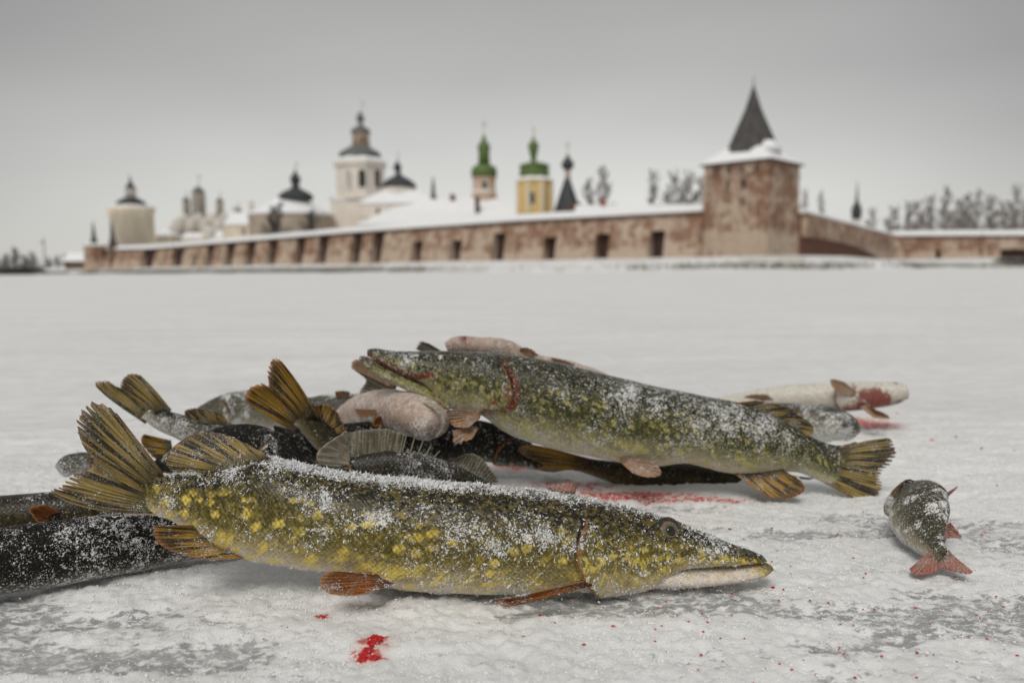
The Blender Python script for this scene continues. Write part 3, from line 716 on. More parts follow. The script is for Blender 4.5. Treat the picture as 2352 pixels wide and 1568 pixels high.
# ------------------------------------------------------------------ bare winter trees
def bare_tree(name, seed, h, mat, label, spread=.32, n1=40, n2=12, n3=13):
    r_ = random.Random(seed); root = empty(name, (0, -500, 0), label, 'tree'); tr, tw = MB(), MB()
    def stick(mb, a, b, ra, rb, n=4):
        a, b = Vector(a), Vector(b); d = (b-a).normalized(); u = d.orthogonal().normalized(); v = d.cross(u)
        mb.add(prismVF([a+(u*math.cos(q)+v*math.sin(q))*ra for q in [2*math.pi*i/n for i in range(n)]], [b+(u*math.cos(q)+v*math.sin(q))*rb for q in [2*math.pi*i/n for i in range(n)]]))
    p = Vector((0, -500, 0)); k = 7; axis_ = [p.copy()]
    for i in range(k):
        p = p+Vector((r_.gauss(0, .012*h), r_.gauss(0, .012*h), h/k)); axis_.append(p.copy())
    for i in range(k): stick(tr, axis_[i], axis_[i+1], .016*h*(1-i/k)+.03, .016*h*(1-(i+1)/k)+.03, 6)
    for i in range(n1):
        f = .22+.76*(i+r_.random())/n1; q = axis_[min(int(f*k), k-1)].lerp(axis_[min(int(f*k)+1, k)], f*k % 1)
        a = r_.random()*6.283; L = h*spread*(1.1-f*.75)*r_.uniform(.7, 1.2); up = r_.uniform(.9, 2.2)
        d = Vector((math.cos(a), math.sin(a), up)).normalized(); e = q+d*L; stick(tr, q, e, .006*h*(1.1-f)+.02, .015, 4)
        for j in range(n2):
            g = .2+.8*r_.random(); s = q.lerp(e, g); d2 = (d+Vector((r_.gauss(0, .6), r_.gauss(0, .6), r_.gauss(.25, .4)))).normalized(); e2 = s+d2*L*r_.uniform(.25, .5)
            stick(tw, s, e2, .026, .012, 3)
            for m in range(n3):
                s3 = s.lerp(e2, r_.random()); d3 = (d2+Vector((r_.gauss(0, .7), r_.gauss(0, .7), r_.gauss(.1, .6)))).normalized(); stick(tw, s3, s3+d3*L*r_.uniform(.10, .24), .017, .007, 3)
    tr.build('trunk', mat, root); tw.build('crown', mat, root)
    return root
TREE_A = bare_tree('bare_tree', 1, 16, M['twig'], '', .26)
TREE_B = bare_tree('bare_tree', 2, 16, M['twig'], '', .19)
TREE_C = bare_tree('bare_tree', 3, 16, M['twig_dark'], '', .36)
used = set()
def plant(proto, dx, ytop, y, wide=1.0, label='', group=None, rz=0.0, zb=1.8):
    q = at(dx, ytop, y); s = (q[2]-zb)/16.0; loc = Vector((q[0], q[1], zb))
    if proto.name not in used:
        used.add(proto.name); proto.location = loc; proto.rotation_euler = (0, 0, rz); proto.scale = (s*wide, s*wide, s); r = proto
        # meshes were built round (0,-500,0): the root keeps that as its own origin
    else: r = copy_thing(proto, loc, rz, (s*wide, s*wide, s))
    r['label'] = label
    if group: r['group'] = group
    elif 'group' in r.keys(): del r['group']
    return r
G1 = 'bare trees above the low outer wall'
for i, (dx, yt, w) in enumerate(((2052, 482, 1.3), (2082, 466, 1.2), (2110, 470, 1.2), (2147, 452, 1.2), (2175, 440, .9), (2196, 462, 1.2), (2222, 455, 1.2), (2252, 438, .8), (2278, 458, 1.3), (2305, 466, 1.2), (2334, 436, .8), (2356, 460, 1.2), (2385, 450, 1.1))):
    plant((TREE_A, TREE_B)[i % 2], dx, yt, 285+(i*37 % 60), w, 'frost-grey bare tree in the row above the low outer wall', G1, i*1.3)
plant(TREE_B, 1378, 389, 260, 1.0, 'tall bare tree beside the dark tent-roofed church', None, .4)
plant(TREE_A, 1352, 424, 262, 1.0, 'short bare tree between the tent-roofed church and a taller tree', None, 2.4)
plant(TREE_B, 1492, 396, 268, .9, 'slim bare tree standing alone over the long snowy roof', None, 1.1)
for i, (dx, yt) in enumerate(((1545, 408), (1565, 418), (1586, 408), (1606, 412))):
    plant((TREE_A, TREE_B)[i % 2], dx, yt, 262+i*9, .95, 'bare tree in the clump beside the square tent-roofed tower', 'bare trees beside the square tower', i*2.1)
for i, (dx, yt) in enumerate(((1848, 446), (1886, 450))):
    plant(TREE_A, dx, yt, 300, .6, 'small bare treetop between square tower and needle spire', 'small treetops beyond the outer wall', i*1.9)
plant(TREE_A, 2003, 486, 305, 1.0, 'low bare tree beside the small needle spire', None, .7)
for i, (dx, yt, w) in enumerate(((-20, 578, 1.4), (12, 586, 1.5), (34, 572, 1.1), (58, 588, 1.6), (76, 582, 1.2), (112, 594, 1.5), (130, 590, 1.2), (148, 586, 1.1))):
    plant(TREE_C, dx, yt, 400+(i*31 % 50), w, 'dark bare tree on the far shore by the thin pole', 'dark trees on the far shore', i*.9, .8)
for dx, yt in ((628, 478), (712, 492)):
    plant(TREE_C, dx, yt, 232, 1.1, 'grey bare bush in front of the tan rounded church', 'bushes before the tan church', dx*.01)
# low dark shrubs where the far shore meets the ice
def shrub(dx, yt, y, w, label, group, seed):
    r_ = random.Random(seed); q = at(dx, 628, y); root = empty('shrub', (q[0], q[1], 0.0), label, 'shrub', group); mb = MB(); h = at(dx, yt, y)[2]
    for i in range(260):
        a = r_.random()*6.283; s = r_.random()**.5*w*.4; lean = r_.uniform(.0, .9)
        b = Vector((q[0]+s*math.cos(a), q[1]+s*math.sin(a), 0)); e = b+Vector((math.cos(a)*lean*h*.6, math.sin(a)*lean*h*.6, h*r_.uniform(.45, 1)))
        u = Vector((-math.sin(a), math.cos(a), 0))*.09
        mb.add(([tuple(b-u), tuple(b+u), tuple(e)], [(0, 1, 2)]))
        for k in range(3):
            s0 = b.lerp(e, r_.uniform(.3, .9)); e0 = s0+Vector((r_.gauss(0, .5), r_.gauss(0, .5), r_.uniform(.2, .9)))*h*.25
            mb.add(([tuple(s0-u*.6), tuple(s0+u*.6), tuple(e0)], [(0, 1, 2)]))
    mb.build('stems', M['twig_dark'], root)
for i, dx in enumerate((-10, 22, 52, 80)): shrub(dx, 602, 330, 9, 'dark low shrub at the ice edge of the far shore', 'shrubs on the far shore', 90+i)
for i, dx in enumerate((2302, 2326, 2350)): shrub(dx, 588, 178, 3.5, 'dark twiggy shrub against the low outer wall', 'shrubs by the low wall', 70+i)

# ================================================================== fish
def pike_skin(name, back, mid, low, belly, spot, spot_amt=1.0, frost=.5, scale_amt=1.0, wet=.36, spec=.2, spot_sc=88, mott=.30):
    t = NT(name)
    s, v, a, g = t.attr('s'), t.attr('v'), t.attr('a'), t.attr('g'); fr, bl, hd = t.attr('fr'), t.attr('bl'), t.attr('hd')
    sa = t.comb(s, a, 0)
    n_big = t.noise(sa, 38, 4, .6); n_mid = t.noise(sa, 150, 4, .6); n_fine = t.noise(t.obj(), 1100, 3, .7)
    hv = t.m1('ADD', v, t.m1('MULTIPLY', t.m1('SUBTRACT', n_big, .5), .5))
    hv = t.m1('MULTIPLY_ADD', hv, .5, .5)
    base = t.ramp(hv, ((.10, belly), (.27, low), (.46, mid), (.68, tuple(.55*q for q in mid)), (.86, back)))
    base = t.mix(t.m1('MULTIPLY', t.ramp(n_mid, ((.38, 0.0), (.65, 1.0))), mott), base, tuple(.4*q for q in mid))
    # pale spots in loose rows, drawn out obliquely towards the belly
    dv = t.comb(t.m1('ADD', s, t.m1('MULTIPLY', n_mid, .004)), t.m1('ADD', t.m1('ADD', a, t.m1('MULTIPLY', s, .18)), t.m1('MULTIPLY', n_big, .008)), 0)
    vo = t.vor(t.maps(dv, (.86, 1.35, 1)), spot_sc, 'F1', .72)
    n_sp = t.noise(sa, 210, 3, .6)
    sp = t.rng(t.m1('ADD', vo.outputs['Distance'], t.m1('ADD', t.m1('MULTIPLY', t.m1('SUBTRACT', n_mid, .5), .55), t.m1('MULTIPLY', t.m1('SUBTRACT', n_sp, .5), .55))), .22, .46, 1, 0)
    cell = t.n('ShaderNodeSeparateColor'); t.set(cell.inputs[0], vo.outputs['Color'])
    keep = t.m1('MULTIPLY', t.rng(cell.outputs[0], .0, .22), t.rng(cell.outputs[1], .0, 1.0, .45, 1.0))
    zone = t.m1('MULTIPLY', t.rng(v, -.98, -.75), t.rng(v, .42, .66, 1, 0))
    sp = t.m1('MULTIPLY', t.m1('MULTIPLY', sp, keep), t.m1('MULTIPLY', zone, spot_amt))
    # lower flank: irregular yellow bars
    bars = t.ramp(t.noise(t.comb(t.m1('ADD', t.m1('MULTIPLY', s, 1.0), t.m1('MULTIPLY', a, .55)), t.m1('MULTIPLY', a, .55)), 75, 3, .55, .6), ((.52, 0.0), (.60, 1.0)))
    bz = t.m1('MULTIPLY', t.rng(v, -.97, -.85), t.rng(v, -.45, -.15, 1, 0))
    sp = t.m1('MAXIMUM', sp, t.m1('MULTIPLY', t.m1('MULTIPLY', bars, bz), .95*spot_amt))
    # cheek: worm-like yellow marbling
    mar = t.ramp(t.noise(sa, 150, 4, .65, .8), ((.50, 0.0), (.60, 1.0)))
    cz = t.m1('MULTIPLY', t.m1('MULTIPLY', hd, t.rng(v, -.85, -.5)), t.rng(v, .2, .5, 1, 0))
    sp = t.m1('MAXIMUM', t.m1('MULTIPLY', sp, t.m1('SUBTRACT', 1.0, t.m1('MULTIPLY', hd, .8))), t.m1('MULTIPLY', t.m1('MULTIPLY', mar, cz), .7*spot_amt))
    col = t.mix(t.m1('MULTIPLY', sp, .9), base, spot)
    # scales: staggered small cells, dark rims, scale glint put into the colour as a tint varied cell by cell
    rot = t.comb(t.m1('ADD', s, a), t.m1('SUBTRACT', s, a), 0)
    sc = t.vor(rot, 235, 'F1', .25)
    scc = t.n('ShaderNodeSeparateColor'); t.set(scc.inputs[0], sc.outputs['Color'])
    body = t.m1('SUBTRACT', 1.0, t.m1('MULTIPLY', hd, t.rng(v, .55, .1, 0.0, 1.0)))
    rim = t.m1('MULTIPLY', t.m1('MULTIPLY', t.rng(sc.outputs['Distance'], .30, .62), body), t.m1('MULTIPLY', t.rng(v, -.9, .1, .25, 1.0), t.rng(v, .6, .85, 1.0, .2)))
    col = t.mix(t.m1('MULTIPLY', rim, .72*scale_amt), col, t.mix(.25, (.01, .01, .006), col))
    col = t.mix(t.m1('MULTIPLY', t.m1('MULTIPLY', t.rng(scc.outputs[0], .35, 1), body), .22*scale_amt), col, t.mix(.5, col, spot))
    fine = t.noise(sa, 380, 3, .7)
    col = t.mix(t.m1('MULTIPLY', t.rng(fine, .52, .66), .55), col, t.mix(.35, (.012, .011, .008), col))
    col = t.mix(t.m1('MULTIPLY', t.rng(fine, .48, .34), .35), col, t.mix(.5, col, belly))
    # frozen blood
    n_bl = t.noise(sa, 260, 5, .7)
    bm = t.ramp(t.m1('MULTIPLY', t.m1('ADD', bl, t.m1('MULTIPLY', t.m1('SUBTRACT', n_bl, .5), 2.2)), t.rng(bl, .03, .2)), ((.40, 0.0), (.75, 1.0)))
    col = t.mix(t.m1('MULTIPLY', bm, .9), col, t.mix(n_bl, (.06, .010, .007), (.27, .030, .020)))
    # frost film
    nf = t.m1('ADD', t.m1('MULTIPLY', t.noise(t.obj(), 620, 3, .7), .55), t.m1('MULTIPLY', t.noise(t.obj(), 210, 4, .75), .45))
    fm = t.m1('ADD', t.m1('MULTIPLY', t.m1('MINIMUM', fr, .85), .20+.16*frost), t.m1('MULTIPLY', t.m1('SUBTRACT', nf, .5), 2.5))
    fm = t.ramp(fm, ((.25, 0.0), (.34, 1.0)))
    col = t.mix(t.m1('MULTIPLY', fm, .88), col, (.80, .80, .78))
    gn = t.m1('ADD', g, t.m1('MULTIPLY', t.m1('SUBTRACT', n_mid, .5), .008))
    gz = t.rng(v, .80, .66, 0, 1)
    col = t.mix(t.m1('MULTIPLY', t.rng(t.m1('ABSOLUTE', t.m1('SUBTRACT', gn, .0022)), .0006, .0024, .75, 0), gz), col, t.mix(n_big, (.34, .15, .045), (.16, .06, .025)))
    col = t.mix(t.m1('MULTIPLY', t.m1('MULTIPLY', t.rng(t.m1('ABSOLUTE', gn), .0004, .0026, .95, 0), gz), t.rng(v, -.1, .35, .30, 1.0)), col, (.010, .007, .005))
    hgt = t.m1('ADD', t.m1('MULTIPLY', t.m1('MULTIPLY', sc.outputs['Distance'], body), -.5), t.m1('MULTIPLY', fm, 1.2))
    nrm = t.bump(n_mid, .25, .002, t.bump(hgt, .6, .0009))
    return t.fin(col, t.mix(fm, (wet,)*3, (.85,)*3), nrm, spec=spec)
def rgb(*c): return tuple(((q/255+.055)/1.055)**2.4 if q > 10 else q/3295 for q in c)
SK_BRIGHT = pike_skin('golden_pike_skin', (.006, .006, .0045), (.135, .108, .020), (.42, .345, .16), (.76, .67, .58), (.82, .63, .11), 1.0, .70)
SK_OLIVE = pike_skin('olive_pike_skin', (.008, .010, .007), (.058, .060, .019), (.30, .275, .15), (.68, .62, .50), (.52, .46, .13), .85, .85, spot_sc=118)
SK_DARK = pike_skin('dark_pike_skin', (.006, .006, .006), (.010, .0095, .008), (.03, .027, .02), (.22, .2, .17), (.03, .028, .015), .3, .45, .6, wet=.62, spec=.12)
SK_DULL = pike_skin('dull_brown_pike_skin', (.014, .013, .010), (.045, .038, .018), (.12, .10, .05), (.3, .26, .2), (.16, .12, .03), .6, .30)
SK_GREY = pike_skin('grey_frosted_skin', (.05, .05, .045), (.15, .145, .11), (.30, .28, .22), (.55, .52, .46), (.35, .31, .14), .5, 1.4, .6, wet=.6)
SK_PALE = pike_skin('pale_belly_skin', (.26, .22, .17), (.44, .34, .28), (.54, .42, .36), (.60, .49, .42), (.50, .32, .26), .5, .8, .5, mott=.62)
SK_WHITE = pike_skin('white_belly_skin', (.22, .21, .17), (.56, .52, .44), (.66, .62, .55), (.72, .69, .62), (.5, .46, .34), .2, .4, .3)
SK_PERCH = pike_skin('perch_skin', (.05, .045, .03), (.10, .092, .055), (.34, .30, .22), (.60, .55, .47), (.22, .19, .10), .4, .95, .9)
SK_ZANDER = pike_skin('zander_skin', (.020, .018, .014), (.040, .034, .024), (.20, .18, .13), (.5, .46, .38), (.10, .085, .05), .4, .25, .5)

def fin_mat(name, web, dark, tip, edge, stripe=.6, transl=.25, frost=.35, rootc=None):
    t = NT(name); u, v, e = t.attr('u'), t.attr('v'), t.attr('e')
    st = t.noise(t.comb(t.m1('MULTIPLY', u, .72), t.m1('MULTIPLY', v, .9)), 1.0, 2, .5)
    st2 = t.noise(t.comb(t.m1('MULTIPLY', u, 3.6), t.m1('MULTIPLY', v, 1.6)), 1.0, 2, .5)
    col = t.mix(t.ramp(st2, ((.38, 0.0), (.62, 1.0))), web, tuple(.42*q for q in web))
    m = t.ramp(t.m1('ADD', st, t.m1('MULTIPLY', v, .04)), ((.515, 0.0), (.575, 1.0)))
    col = t.mix(t.m1('MULTIPLY', m, stripe), col, dark)
    root = t.rng(t.m1('ADD', v, t.m1('MULTIPLY', t.m1('SUBTRACT', st2, .5), .25)), .04, .42, .95, 0.0)
    rc = rootc or tuple(.30*q+.65*d for q, d in zip(web, dark))
    rc = t.mix(t.ramp(t.noise(t.obj(), 160, 4, .65), ((.45, 0.0), (.60, 1.0))), rc, tuple(.35*q for q in rc)); col = t.mix(root, col, rc)
    tm = t.m1('MAXIMUM', t.m1('MULTIPLY', t.rng(v, .86, 1.0), .5), t.rng(t.m1('ADD', e, t.m1('MULTIPLY', t.m1('SUBTRACT', st2, .5), .3)), .78, 1.0))
    col = t.mix(t.m1('MULTIPLY', tm, edge), col, tip)
    fm = t.ramp(t.m1('ADD', t.m1('MULTIPLY', t.noise(t.obj(), 700, 4, .75), 1.0), t.m1('MULTIPLY', t.noise(t.obj(), 60, 3), .35)), ((.80-.28*frost, 0.0), (.98-.28*frost, 1.0)))
    col = t.mix(t.m1('MULTIPLY', fm, .7), col, (.70, .69, .66))
    rib = t.m1('SINE', t.m1('MULTIPLY', u, 6.283))
    return t.fin(col, .45, t.bump(t.m1('ADD', t.m1('MULTIPLY', rib, .5), fm), .5, .0006), spec=.4, transl=transl)
FN_OLIVE = fin_mat('olive_striped_fin', (.50, .36, .105), (.020, .019, .018), (.42, .22, .12), .6, .92, .30, .35, (.125, .10, .034))
FN_GOLD = fin_mat('golden_striped_fin', (.58, .34, .045), (.016, .014, .014), (.56, .20, .075), .95, .85, .30, .30, (.075, .052, .020))
FN_BRIGHT = fin_mat('orange_fin', (.66, .22, .03), (.08, .025, .012), (.78, .36, .12), .9, .5, .35, .4, (.10, .03, .014))
FN_TAN = fin_mat('tan_fin', (.66, .40, .21), (.36, .15, .08), (.70, .42, .22), .6, .30, .35, .5, (.52, .28, .14))
FN_RED = fin_mat('red_fin', (.62, .25, .18), (.48, .14, .09), (.62, .12, .07), .8, .3, .3, .6, (.42, .22, .16))
FN_GREY = fin_mat('grey_spiny_fin', (.27, .24, .15), (.10, .085, .05), (.50, .47, .38), .5, .6, .3, .5, (.24, .21, .14))
t = NT('frost_crystal'); M['frost'] = t.fin((.86, .87, .88), .5, spec=.5, transl=.25)
t = NT('blood_ice'); M['blood'] = t.fin(t.mix(t.noise(t.pos(), 500, 3), (.36, .008, .012), (.60, .02, .025)), .35, spec=.5)
M['pupil'] = NT('pupil').fin((.008, .010, .008), .12, spec=.7)
FN_CREAM = fin_mat('cream_gill_plate', (.58, .50, .36), (.26, .15, .07), (.52, .42, .27), .5, .35, .15, .6, (.50, .42, .30))
M['spine'] = NT('fin_spine').fin((.26, .23, .15), .6)
t = NT('iris'); q = t.n('ShaderNodeAttribute', attribute_name='rad').outputs['Fac']
M['iris'] = t.fin(t.mix(t.m1('MULTIPLY', t.rng(t.noise(t.obj(), 900, 3), .55, .7), .5), t.ramp(q, ((.30, (.006, .008, .006)), (.37, (.17, .125, .03)), (.45, (.075, .065, .04)), (.58, (.15, .12, .085)), (.66, (.13, .035, .02)), (.72, (.006, .006, .005)), (.99, (.008, .008, .007)))), (.35, .33, .28)), .12, spec=.5, coat=.5)

def px_of(P):
    v = (np.asarray(P)-CO) @ RM
    return CX-FD*v[..., 0]/v[..., 2], CY+FD*v[..., 1]/v[..., 2]

FROST = []       # (root, verts, faces, normals, weight) gathered for crystal scattering
def loft(C, U, S, ht, hb, w, nseg, p=.92):
    th = np.linspace(0, 2*math.pi, nseg, endpoint=False)
    c, s = np.cos(th), np.sin(th)
    cs, sn = np.sign(c)*np.abs(c)**p, np.sign(s)*np.abs(s)**p
    hgt = np.where(s[None, :] > 0, ht[:, None], hb[:, None])*sn[None, :]
    V = C[:, None, :]+U[:, None, :]*hgt[..., None]+S[:, None, :]*(w[:, None]*cs[None, :])[..., None]
    return V, th, s
def grid_faces(n, m, off=0):
    i = np.arange(n*m).reshape(n, m); j = np.roll(i, -1, 1)
    return (np.stack([i[:-1], j[:-1], j[1:], i[1:]], -1).reshape(-1, 4)+off)
def face_normals(V, F):
    a = V[F[:, 2]]-V[F[:, 0]]; b = V[F[:, 3]]-V[F[:, 1]]; n = np.cross(a, b); A = np.linalg.norm(n, axis=1); return n/np.maximum(A, 1e-12)[:, None], A*.5

def fish_body(root, shells, mat, frost_fn, blood_fn=None, seed=0, lumps=.0006):
    """shells: list of dicts C,U,S,ht,hb,w,(s0, vmap, gill, head) joined into one body mesh"""
    VV, FF, A = [], [], {k: [] for k in ('s', 'v', 'a', 'g', 'fr', 'bl', 'hd')}; off = 0
    for sh_ in shells:
        C, U, S, ht, hb, w = (sh_[k] for k in ('C', 'U', 'S', 'ht', 'hb', 'w')); m = sh_.get('nseg', 56); n = len(C)
        V, th, sn = loft(C, U, S, ht, hb, w, m, sh_.get('p', .92))
        ls = np.r_[0, np.cumsum(np.linalg.norm(np.diff(C, axis=0), axis=1))]+sh_.get('s0', 0)
        s = np.repeat(ls[:, None], m, 1); v = np.repeat(sn[None], n, 0)
        arc = (np.where(np.cos(th) > 0, 1, -1)*(np.where(np.cos(th) > 0, np.where(th > math.pi, th-2*math.pi, th), math.pi-th)))[None]*np.repeat(((ht+hb)/2+w)[:, None]/2, m, 1)
        arc = np.abs(np.where(np.cos(th)[None] > 0, 1, 1)*arc)*np.sign(sn)[None]
        g = np.full_like(s, 9.0)
        if 'gill' in sh_:
            g = sh_['gill'](v)-s          # + on the head side
            step = sstep(-.0012, .0012, g)*np.exp(-np.clip(g, 0, 1)/.045)*sstep(.75, .45, v)*sstep(-1.02, -.8, v)
            N = np.cos(th)[None, :, None]*S[:, None, :]+np.sin(th)[None, :, None]*U[:, None, :]
            V = V+N*(.0052*step)[..., None]
        hd = sstep(-.001, .004, g) if 'gill' in sh_ else np.full_like(s, float(sh_.get('hd', 0)))
        if 'deform' in sh_: V = sh_['deform'](V, s, v, th)
        vv = sh_['vmap'](s-sh_.get('s0', 0), v) if 'vmap' in sh_ else v
        cen = C[:, None, :]; d = V-cen; ln = np.linalg.norm(d, axis=2, keepdims=True)
        V = V+d/np.maximum(ln, 1e-5)*(lumps*2*(fbm(V[..., 0]*70, V[..., 1]*70, V[..., 2]*70, 3, seed)-.5))[..., None]
        k0 = np.vstack([V.reshape(-1, 3), C[:1], C[-1:]]); VV.append(k0)
        FF.append(grid_faces(n, m, off))
        i0 = off+n*m
        FF.append(np.array([[i0, off+(q+1) % m, off+q, off+q] for q in range(m)])); FF.append(np.array([[i0+1, off+(n-1)*m+q, off+(n-1)*m+(q+1) % m, off+(n-1)*m+(q+1) % m] for q in range(m)]))
        for k, arr in (('s', s), ('v', vv), ('a', arc), ('g', g), ('hd', hd)): A[k].append(np.r_[arr.ravel(), arr[0, 0], arr[-1, 0]])
        off += len(k0)
    V = np.vstack(VV); F = np.vstack(FF); at_ = {k: np.concatenate(a) for k, a in A.items() if a}
    # vertex normals for frost weighting
    fn, fa = face_normals(V, F)
    vn = np.zeros_like(V); np.add.at(vn, F[:, 0], fn*fa[:, None]); np.add.at(vn, F[:, 2], fn*fa[:, None]); vn /= np.maximum(np.linalg.norm(vn, axis=1), 1e-9)[:, None]
    fr = np.clip(frost_fn(V, vn, at_['s'], at_['v']), 0, 1.2); bl = blood_fn(V, at_['s'], at_['v'], at_['g']) if blood_fn else np.zeros(len(V))
    at_['fr'], at_['bl'] = fr, bl
    faces = [tuple(f) if f[2] != f[3] else tuple(f[:3]) for f in F.tolist()]
    o = mk('body', V, faces, mat, root, at_)
    ff = fr[F].mean(1); FROST.append((root, V, F, fn, fa*ff))
    return o, V, F, fn, fa, at_

def crystals(name, root, V, F, fn, wgt, n, lmin, lmax, seed, lift=.55, mat=None):
    """curled slivers of hoar frost standing on a surface"""
    r = np.random.default_rng(seed); n = int(n)
    if wgt.sum() <= 0: return
    cf = V[F].mean(1); wgt = wgt*(.22+1.5*sstep(.46, .66, fbm(cf[:, 0]*130, cf[:, 1]*130, cf[:, 2]*130, 3, seed % 97))**1.5)
    k = r.choice(len(F), n, p=wgt/wgt.sum()); a, b = r.random((2, n, 1))
    P = (V[F[k, 0]]*(1-a)+V[F[k, 1]]*a)*(1-b)+(V[F[k, 3]]*(1-a)+V[F[k, 2]]*a)*b
    N = fn[k]; T = r.normal(size=(n, 3)); T -= N*(T*N).sum(1, keepdims=True); T /= np.linalg.norm(T, axis=1, keepdims=True); B = np.cross(N, T)
    L = (lmin+(lmax-lmin)*r.random((n, 1))**2.2); W = L*r.uniform(.22, .5, (n, 1)); up = r.uniform(.05, 1, (n, 1))*lift
    d = T*np.sqrt(1-up**2)+N*up; c = r.normal(0, .35, (n, 1))
    p0 = P-N*.0002; p1 = P+d*L*.5+B*L*c*.25; p2 = P+d*L*.95+B*L*c+N*L*r.uniform(-.15, .2, (n, 1))
    B2 = B*.8+N*r.normal(0, .5, (n, 1))
    Q = np.stack([p0-B2*W*.3, p0+B2*W*.3, p1-B2*W*.5, p1+B2*W*.5, p2], 1).reshape(-1, 3)
    i = np.arange(n)[:, None]*5
    q4 = (i+np.array([0, 1, 3, 2])).tolist(); q3 = (i+np.array([2, 3, 4])).tolist()
    return mk(name, Q, q4+q3, mat or M['frost'], root, smooth=False, kind='stuff')

FINS = []
def fin_frost(root, n, seed, k=99):
    for j, (r_, V, q) in enumerate([f for f in FINS if f[0] == root][:k]):
        K = len(V)//2; Q = np.vstack([q, q[:, ::-1]+K]); fn, fa = face_normals(V, Q); c = V[Q].mean(1)
        w = fa*sstep(.40, .70, fbm(c[:, 0]*90, c[:, 1]*90, c[:, 2]*90, 3, seed+j)); crystals('frost', root, V, Q, fn, w, n, .0005, .0020, seed+50+j)
def fin3d(root, name, rays, mat, nray=16, ragged=.05, thick=.0009, ripple=.0012, seed=0, bow=0.0, curl=0.0, tear=.0):
    """rays: list of (root, mid or None, tip) 3-D points from leading to trailing edge; real ribs, ragged outer edge, own thickness"""
    r = np.random.default_rng(seed)
    R0 = np.array([q[0] for q in rays]); R2 = np.array([q[2] for q in rays]); R1 = np.array([q[1] if q[1] is not None else (q[0]+q[2])/2 for q in rays])
    nu, nv = nray*5+1, 13
    def rs(P):
        k = np.linspace(0, 1, len(P)); Q = crom(P, 200) if len(P) > 1 else P
        # keep the given spacing: interpolate by control index with a light smoothing
        u = np.linspace(0, 1, nu); return np.stack([np.interp(u, k, P[:, c]) for c in range(3)], 1)
    A, B, C = rs(R0), rs(R1), rs(R2)
    for X_ in (A, B, C):
        for c in range(3): X_[:, c] = smooth1(X_[:, c], 7, 2)
    u = np.linspace(0, nray, nu); v = np.linspace(0, 1, nv)
    raylen = 1-ragged*(.5*r.random(nray+2)+1.1*vnoise(np.arange(nray+2)*.45, seed*1.3, seed=seed))
    notch = np.abs(np.sin(math.pi*u))*ragged*.45+tear*(r.random(nray+2)[np.round(u).astype(int)] > .72)*(np.abs(np.sin(math.pi*(u+.5))) < .45)
    lenf = np.interp(u, np.arange(nray+2), raylen)*(1-notch)
    vv = v[None, :]*lenf[:, None]
    P = A[:, None]*(1-vv[..., None])**2+2*B[:, None]*(vv*(1-vv))[..., None]+C[:, None]*(vv**2)[..., None]
    du = np.gradient(P, axis=0); dv = np.gradient(P, axis=1); N = np.cross(du, dv); N /= np.maximum(np.linalg.norm(N, axis=2, keepdims=True), 1e-12)
    N0 = N.reshape(-1, 3).mean(0); N0 /= np.linalg.norm(N0)
    N = np.where((N @ N0)[..., None] < 0, -N, N)
    wob = ripple*(.5*np.cos(2*math.pi*u)[:, None]*(.35+.65*v[None])+2.2*(fbm(u[:, None]*.35, v[None]*1.5, seed*1.7, 2, seed)-.5)*v[None])+bow*np.sin(math.pi*u/nray)[:, None]*v[None]+curl*v[None]**2
    P = P+N0*wob[..., None]
    th = thick*(1.0-.7*v[None])+.0045*(1-v[None])**7+.0*u[:, None]
    V = np.vstack([(P+N0*th[..., None]*.5).reshape(-1, 3), (P-N0*th[..., None]*.5).reshape(-1, 3)])
    i = np.arange(nu*nv).reshape(nu, nv); K = nu*nv
    q = np.stack([i[:-1, :-1], i[1:, :-1], i[1:, 1:], i[:-1, 1:]], -1).reshape(-1, 4)
    F = [tuple(f) for f in q.tolist()]+[tuple(reversed([x+K for x in f])) for f in q.tolist()]
    bd = list(i[:, 0])+list(i[-1, 1:])+list(i[-2::-1, -1])+list(i[0, -2:0:-1])
    for a, b in zip(bd, bd[1:]+bd[:1]): F.append((int(b), int(a), int(a)+K, int(b)+K))
    U_ = np.repeat(u[:, None], nv, 1).ravel(); W_ = np.repeat(v[None], nu, 0).ravel(); E_ = np.repeat((np.abs(2*u/nray-1)**3)[:, None], nv, 1).ravel()
    FINS.append((root, V, q))
    return mk(name, V, F, mat, root, {'u': np.r_[U_, U_], 'v': np.r_[W_, W_], 'e': np.r_[E_, E_]})
def fin_px(root, name, zn, rays, yr, yt, mat, **k):
    """rays as readings (rx,ry,tx,ty[,mx,my]) on upright planes at distances yr (root) and yt (tip)"""
    R_ = []
    for q in rays:
        a = at(*Z(zn, (q[0], q[1]))[0], yr); b = at(*Z(zn, (q[2], q[3]))[0], yt); m = at(*Z(zn, (q[4], q[5]))[0], (yr+yt)/2) if len(q) > 4 else None
        R_.append((a, m, b))
    return fin3d(root, name, R_, mat, **k)

